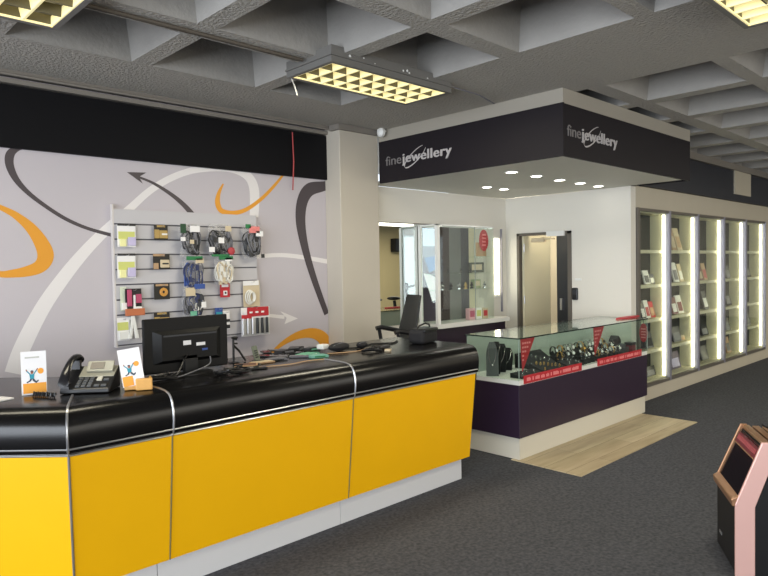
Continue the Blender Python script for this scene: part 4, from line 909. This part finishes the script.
# upright remote and small stand
p = at(258, 362, 2, CZ); t = thing('remote_handset', 'grey green remote leaning upright behind the counter pile', 'remote', (p.x, p.y, CZ), -.3)
b = MB(); b.M = Matrix.Rotation(radians(-14), 4, 'Y'); b.box(-.017, .017, -.010, .010, 0, .105); b.build('body', mat('grey green plastic', (110, 116, 96), .5), t, local=True, bev=.004)
b = MB(); b.M = Matrix.Rotation(radians(-14), 4, 'Y')
for k in range(4): b.box(-.010, .010, -.012, -.0103, .03+k*.014, .038+k*.014)
b.build('button', BLACKP, t, local=True); MB().box(-.03, .03, -.03, .03, 0, .012).build('base', BLACKP, t, local=True)
p = at(238, 362, 2, CZ); t = thing('phone_stand', 'thin black angled stand just right of the monitor', 'stand', (p.x, p.y, CZ))
b = MB(); b.cyl((-.03, 0, 0), (-.03, 0, .15), .007); b.tube([(-.03, 0, .11), (.01, 0, .07), (.055, 0, .003)], .007); b.build('leg', BLACKP, t, local=True); b = MB(); b.ball((-.02, 0, .155), .014, 1.8, 1, .6); b.tube([(-.03, 0, .15), (-.005, 0, .145)], .006); b.tube([(-.03, 0, .12), (-.002, 0, .118)], .006); b.build('clamp', BLACKP, t, local=True, smooth=True); MB().lathe([(.001, 0), (.035, 0), (.035, .005), (.001, .007)], (-.03, 0, 0)).build('base', BLACKP, t, local=True)
# bag at the end of the counter
bg = thing('camera_bag', 'black soft camera bag at the far end of the counter', 'bag', (3.635, 3.355, CZ), .25)
b = MB(); b.box(-.12, .12, -.07, .07, 0, .105); o = b.build('body', MATS['black fabric'], bg, local=True, bev=.03, smooth=False); o.modifiers['bevel'].segments = 4
b = MB(); b.box(-.11, .11, -.078, .06, .085, .115); o = b.build('flap', BLACKP, bg, local=True, bev=.012)
b = MB(); b.tube([(-.11, 0, .10), (-.08, -.01, .135), (0, -.02, .150), (.08, -.01, .135), (.11, 0, .10)], .007, 6); b.build('strap', BLACKP, bg, local=True, smooth=True)

# ==================================================================== CHAIR
oc = thing('office_chair', 'black office chair with slim back behind the counter', 'chair', (4.13, 4.30, 0), radians(-112))
MESHB = mat('charcoal chair mesh', (42, 44, 44), .6)
b = MB(); b.ball((0, 0, .72), .25, 1, .95, .16, n=20); b.build('seat', BLACKM, oc, local=True, smooth=True)
rows = []
for k in range(10):
    u = k/9; z = .84+u*.49; w = .19-.03*abs(u-.3)*2; y = .21+.11*u; c = .02
    rows.append([(-w, y-c, z), (-w*.5, y, z), (w*.5, y, z), (w, y-c, z), (w, y-c+.02, z), (w*.5, y+.02, z), (-w*.5, y+.02, z), (-w, y-c+.02, z)])
MB().sweep(rows).build('backrest', MESHB, oc, local=True, bev=.006, smooth=True)
b = MB(); b.tube([(0, .15, .70), (0, .25, .73), (0, .27, .95)], .02); b.build('back_bracket', BLACKP, oc, local=True, smooth=True)
for s_ in (-1, 1):
    b = MB(); b.tube([(s_*.20, .12, .72), (s_*.23, .08, .78), (s_*.23, .04, 1.01)], .018); b.tube([(s_*.23, .24, .98), (s_*.23, .06, 1.02), (s_*.23, .01, 1.01)], .022); b.build('armrest', BLACKP, oc, local=True, smooth=True)
b = MB(); b.cyl((0, 0, .1), (0, 0, .68), .03); b.build('gas_lift', CHROME, oc, local=True)
for k in range(5):
    a = 2*pi*k/5; b = MB(); b.tube([(0, 0, .12), (.28*cos(a), .28*sin(a), .075)], .025, taper=.6); lg = b.build('leg', BLACKP, oc, local=True, smooth=True)
    b = MB(); b.M = Matrix.Translation((.28*cos(a), .28*sin(a), .03)) @ Matrix.Rotation(pi/2, 4, 'X'); b.lathe([(.001, -.02), (.03, -.02), (.03, .02), (.001, .02)]); b.build('castor', BLACKP, lg, local=True)

# ======================================================== CABINET ON FLOOR
A0 = Vector((3.850, 1.315, 0)); B0 = Vector((3.500, 1.105, 0)); ux = (B0-A0).normalized()   # local +x runs A -> B
ang = atan2(ux.y, ux.x)
rz_ = ang
jk = thing('floor_speaker', 'black floor cabinet with copper pink edge frames at the right edge', 'speaker cabinet', (A0+B0)/2, rz_)
# local x: A(-) to B(+); local y: front(+?) 
fn = Vector((-sin(ang), cos(ang), 0)); face = Vector((-.51, .86, 0)); sg = 1 if fn.dot(face) > 0 else -1   # local y towards the front face
W2 = .205; D = .42
def P(x, d, z): return (x, -sg*d, z)      # d = depth behind the front line
sec = [(.0, .012), (.0, .37), (.125, .665), (.40, .665), (.42, .64), (.42, .012)]
b = MB(); b.sweep([[P(x, d, z) for d, z in sec] for x in (-W2, W2-.0185)]); b.build('body', BLACKM, jk, local=True)
for x0, x1, m_ in ((-W2, -W2+.012, COPPERT), (W2-.018, W2, COPPER)):
    outer = [(-.006, .0), (-.006, .37), (.115, .69), (.20, .69), (.085, .36), (.085, .0)] if x0 > 0 else [(-.012, .35), (-.012, .385), (.115, .69), (.15, .69), (.02, .375), (.02, .35)]
    b = MB(); b.sweep([[P(x, d, z) for d, z in outer] for x in (x0, x1)]); b.build('edge_frame', m_, jk, local=True, bev=.004)
b = MB(); b.sweep([[P(x, d, z) for d, z in [(.086, .0), (.086, .357), (.201, .665), (.421, .665), (.421, .0)]] for x in (W2-.018, W2-.006)]); b.build('side_panel', BLACKP, jk, local=True)
dn = Vector((0, 0, 0))
b = MB(); b.sweep([[P(x, d, z) for d, z in [(-.018, .355), (-.024, .395), (.012, .415), (.004, .36)]] for x in (-W2-.002, W2-.004)]); b.build('control_ledge', COPPERT, jk, local=True, bev=.006)
b = MB(); b.sweep([[P(x, d, z) for d, z in [(.006, .405), (.116, .664), (.13, .66), (.03, .405)]] for x in (-W2+.022, W2-.019)]); b.build('screen', mat('black screen', (10, 9, 12), .12), jk, local=True)
b = MB(); b.sweep([[P(x, d, z) for d, z in [(.085, .60), (.108, .652), (.112, .65), (.09, .598)]] for x in (-W2+.024, W2-.022)]); b.build('title_strip', mat('dark red strip', (112, 40, 50), .4), jk, local=True)
b = MB(); b.sweep([[P(x, d, z) for d, z in [(.082, .594), (.086, .60), (.09, .598), (.087, .592)]] for x in (-W2+.024, W2-.022)]); b.build('strip_border', COPPERT, jk, local=True)
b = MB()
rr = random.Random(5); x = -W2+.04
while x < W2-.045:
    w = rr.uniform(.010, .018); b.sweep([[P(xx, d, z) for d, z in [(.0905, .618), (.1005, .640), (.1018, .640), (.0918, .618)]] for xx in (x, x+w)]); x += w+.006
b.build('strip_print', mat('dull red print', (176, 84, 90), .5), jk, local=True)
b = MB()
for k in range(4): b.sweep([[P(xx, d, z) for d, z in [(.125+.05*k, .666), (.125+.05*k, .684-.003*k), (.16+.05*k, .684-.003*k), (.16+.05*k, .666)]] for xx in (-W2+.003, W2-.004)])
b.build('top_ridges', COPPERT, jk, local=True, bev=.003)
b = MB(); b.sweep([[P(x, d, z) for d, z in [(-.003, .09), (-.003, .105), (0, .105), (0, .09)]] for x in (-W2+.06, -W2+.11)]); b.build('badge', CHROME, jk, local=True)
hd = thing('handset', 'small black gadget lying on top of the floor cabinet', 'gadget', jk.location + Vector((0, 0, .688)), rz_)
b = MB(); b.M = Matrix.Translation(P(.03, .25, 0)); b.box(-.07, .07, -.03, .03, 0, .03); b.build('body', BLACKP, hd, local=True, bev=.01)
b = MB(); b.tube([P(-.06, .22, .015), P(-.10, .20, .02), P(-.13, .23, .004)], .006); b.build('lead', BLACKP, hd, local=True, smooth=True)

# ==================================================================== LIGHT
w = bpy.data.worlds.new('world'); bpy.context.scene.world = w; w.use_nodes = True
bgd = w.node_tree.nodes['Background']; bgd.inputs[0].default_value = (.82, .90, 1.0, 1); bgd.inputs[1].default_value = 1.6
def area(name, loc, rot, sx, sy, e, c):
    l = bpy.data.lights.new(name, 'AREA'); l.shape = 'RECTANGLE'; l.size = sx; l.size_y = sy; l.energy = e; l.color = c
    o = bpy.data.objects.new(name, l); col.objects.link(o); o.location = loc; o.rotation_euler = rot; return o
area('shop_front_daylight', (-4.6, -1.0, 1.5), (0, radians(-90), 0), 2.6, 10, 700, (.86, .92, 1))
area('rear_daylight', (6, -5.8, 1.6), (radians(90), 0, 0), 12, 2.2, 240, (1, .97, .92))
for x, y, e in ((3.2, 3.4, 22), (.65, 3.4, 18), (3.5, .96, 30), (8, 0, 50), (12, 0, 50)):
    area('ceiling_tube_light', (x, y, 2.87), (0, 0, 0), 1.0, .4, e, (1, .92, .72))
area('far_wall_fill', (14, -3.5, 2.85), (0, 0, 0), 4, 2, 160, (1, .93, .8))  # added fill, brightens the rear wall that the mirror reflects
l = bpy.data.lights.new('storeroom_fill', 'POINT'); l.energy = 70; l.color = (1, .92, .74); l.shadow_soft_size = .2; o = bpy.data.objects.new('storeroom_fill', l); col.objects.link(o); o.location = (8.0, 5.4, 2.2)  # unseen fill added to light the storeroom behind the door
l = bpy.data.lights.new('doorway_fill', 'POINT'); l.energy = 9; l.color = (1, .93, .78); l.shadow_soft_size = .15; o = bpy.data.objects.new('doorway_fill', l); col.objects.link(o); o.location = (7.2, 4.12, 2.25)  # second added fill, brightens the near face of the door leaf
sc = bpy.context.scene
sc.view_settings.view_transform = 'Standard'; sc.view_settings.look = 'None'; sc.view_settings.exposure = 0
sc.cycles.use_denoising = True
sc.cycles.max_bounces = 8; sc.cycles.transparent_max_bounces = 12
sc.cycles.sample_clamp_indirect = 5
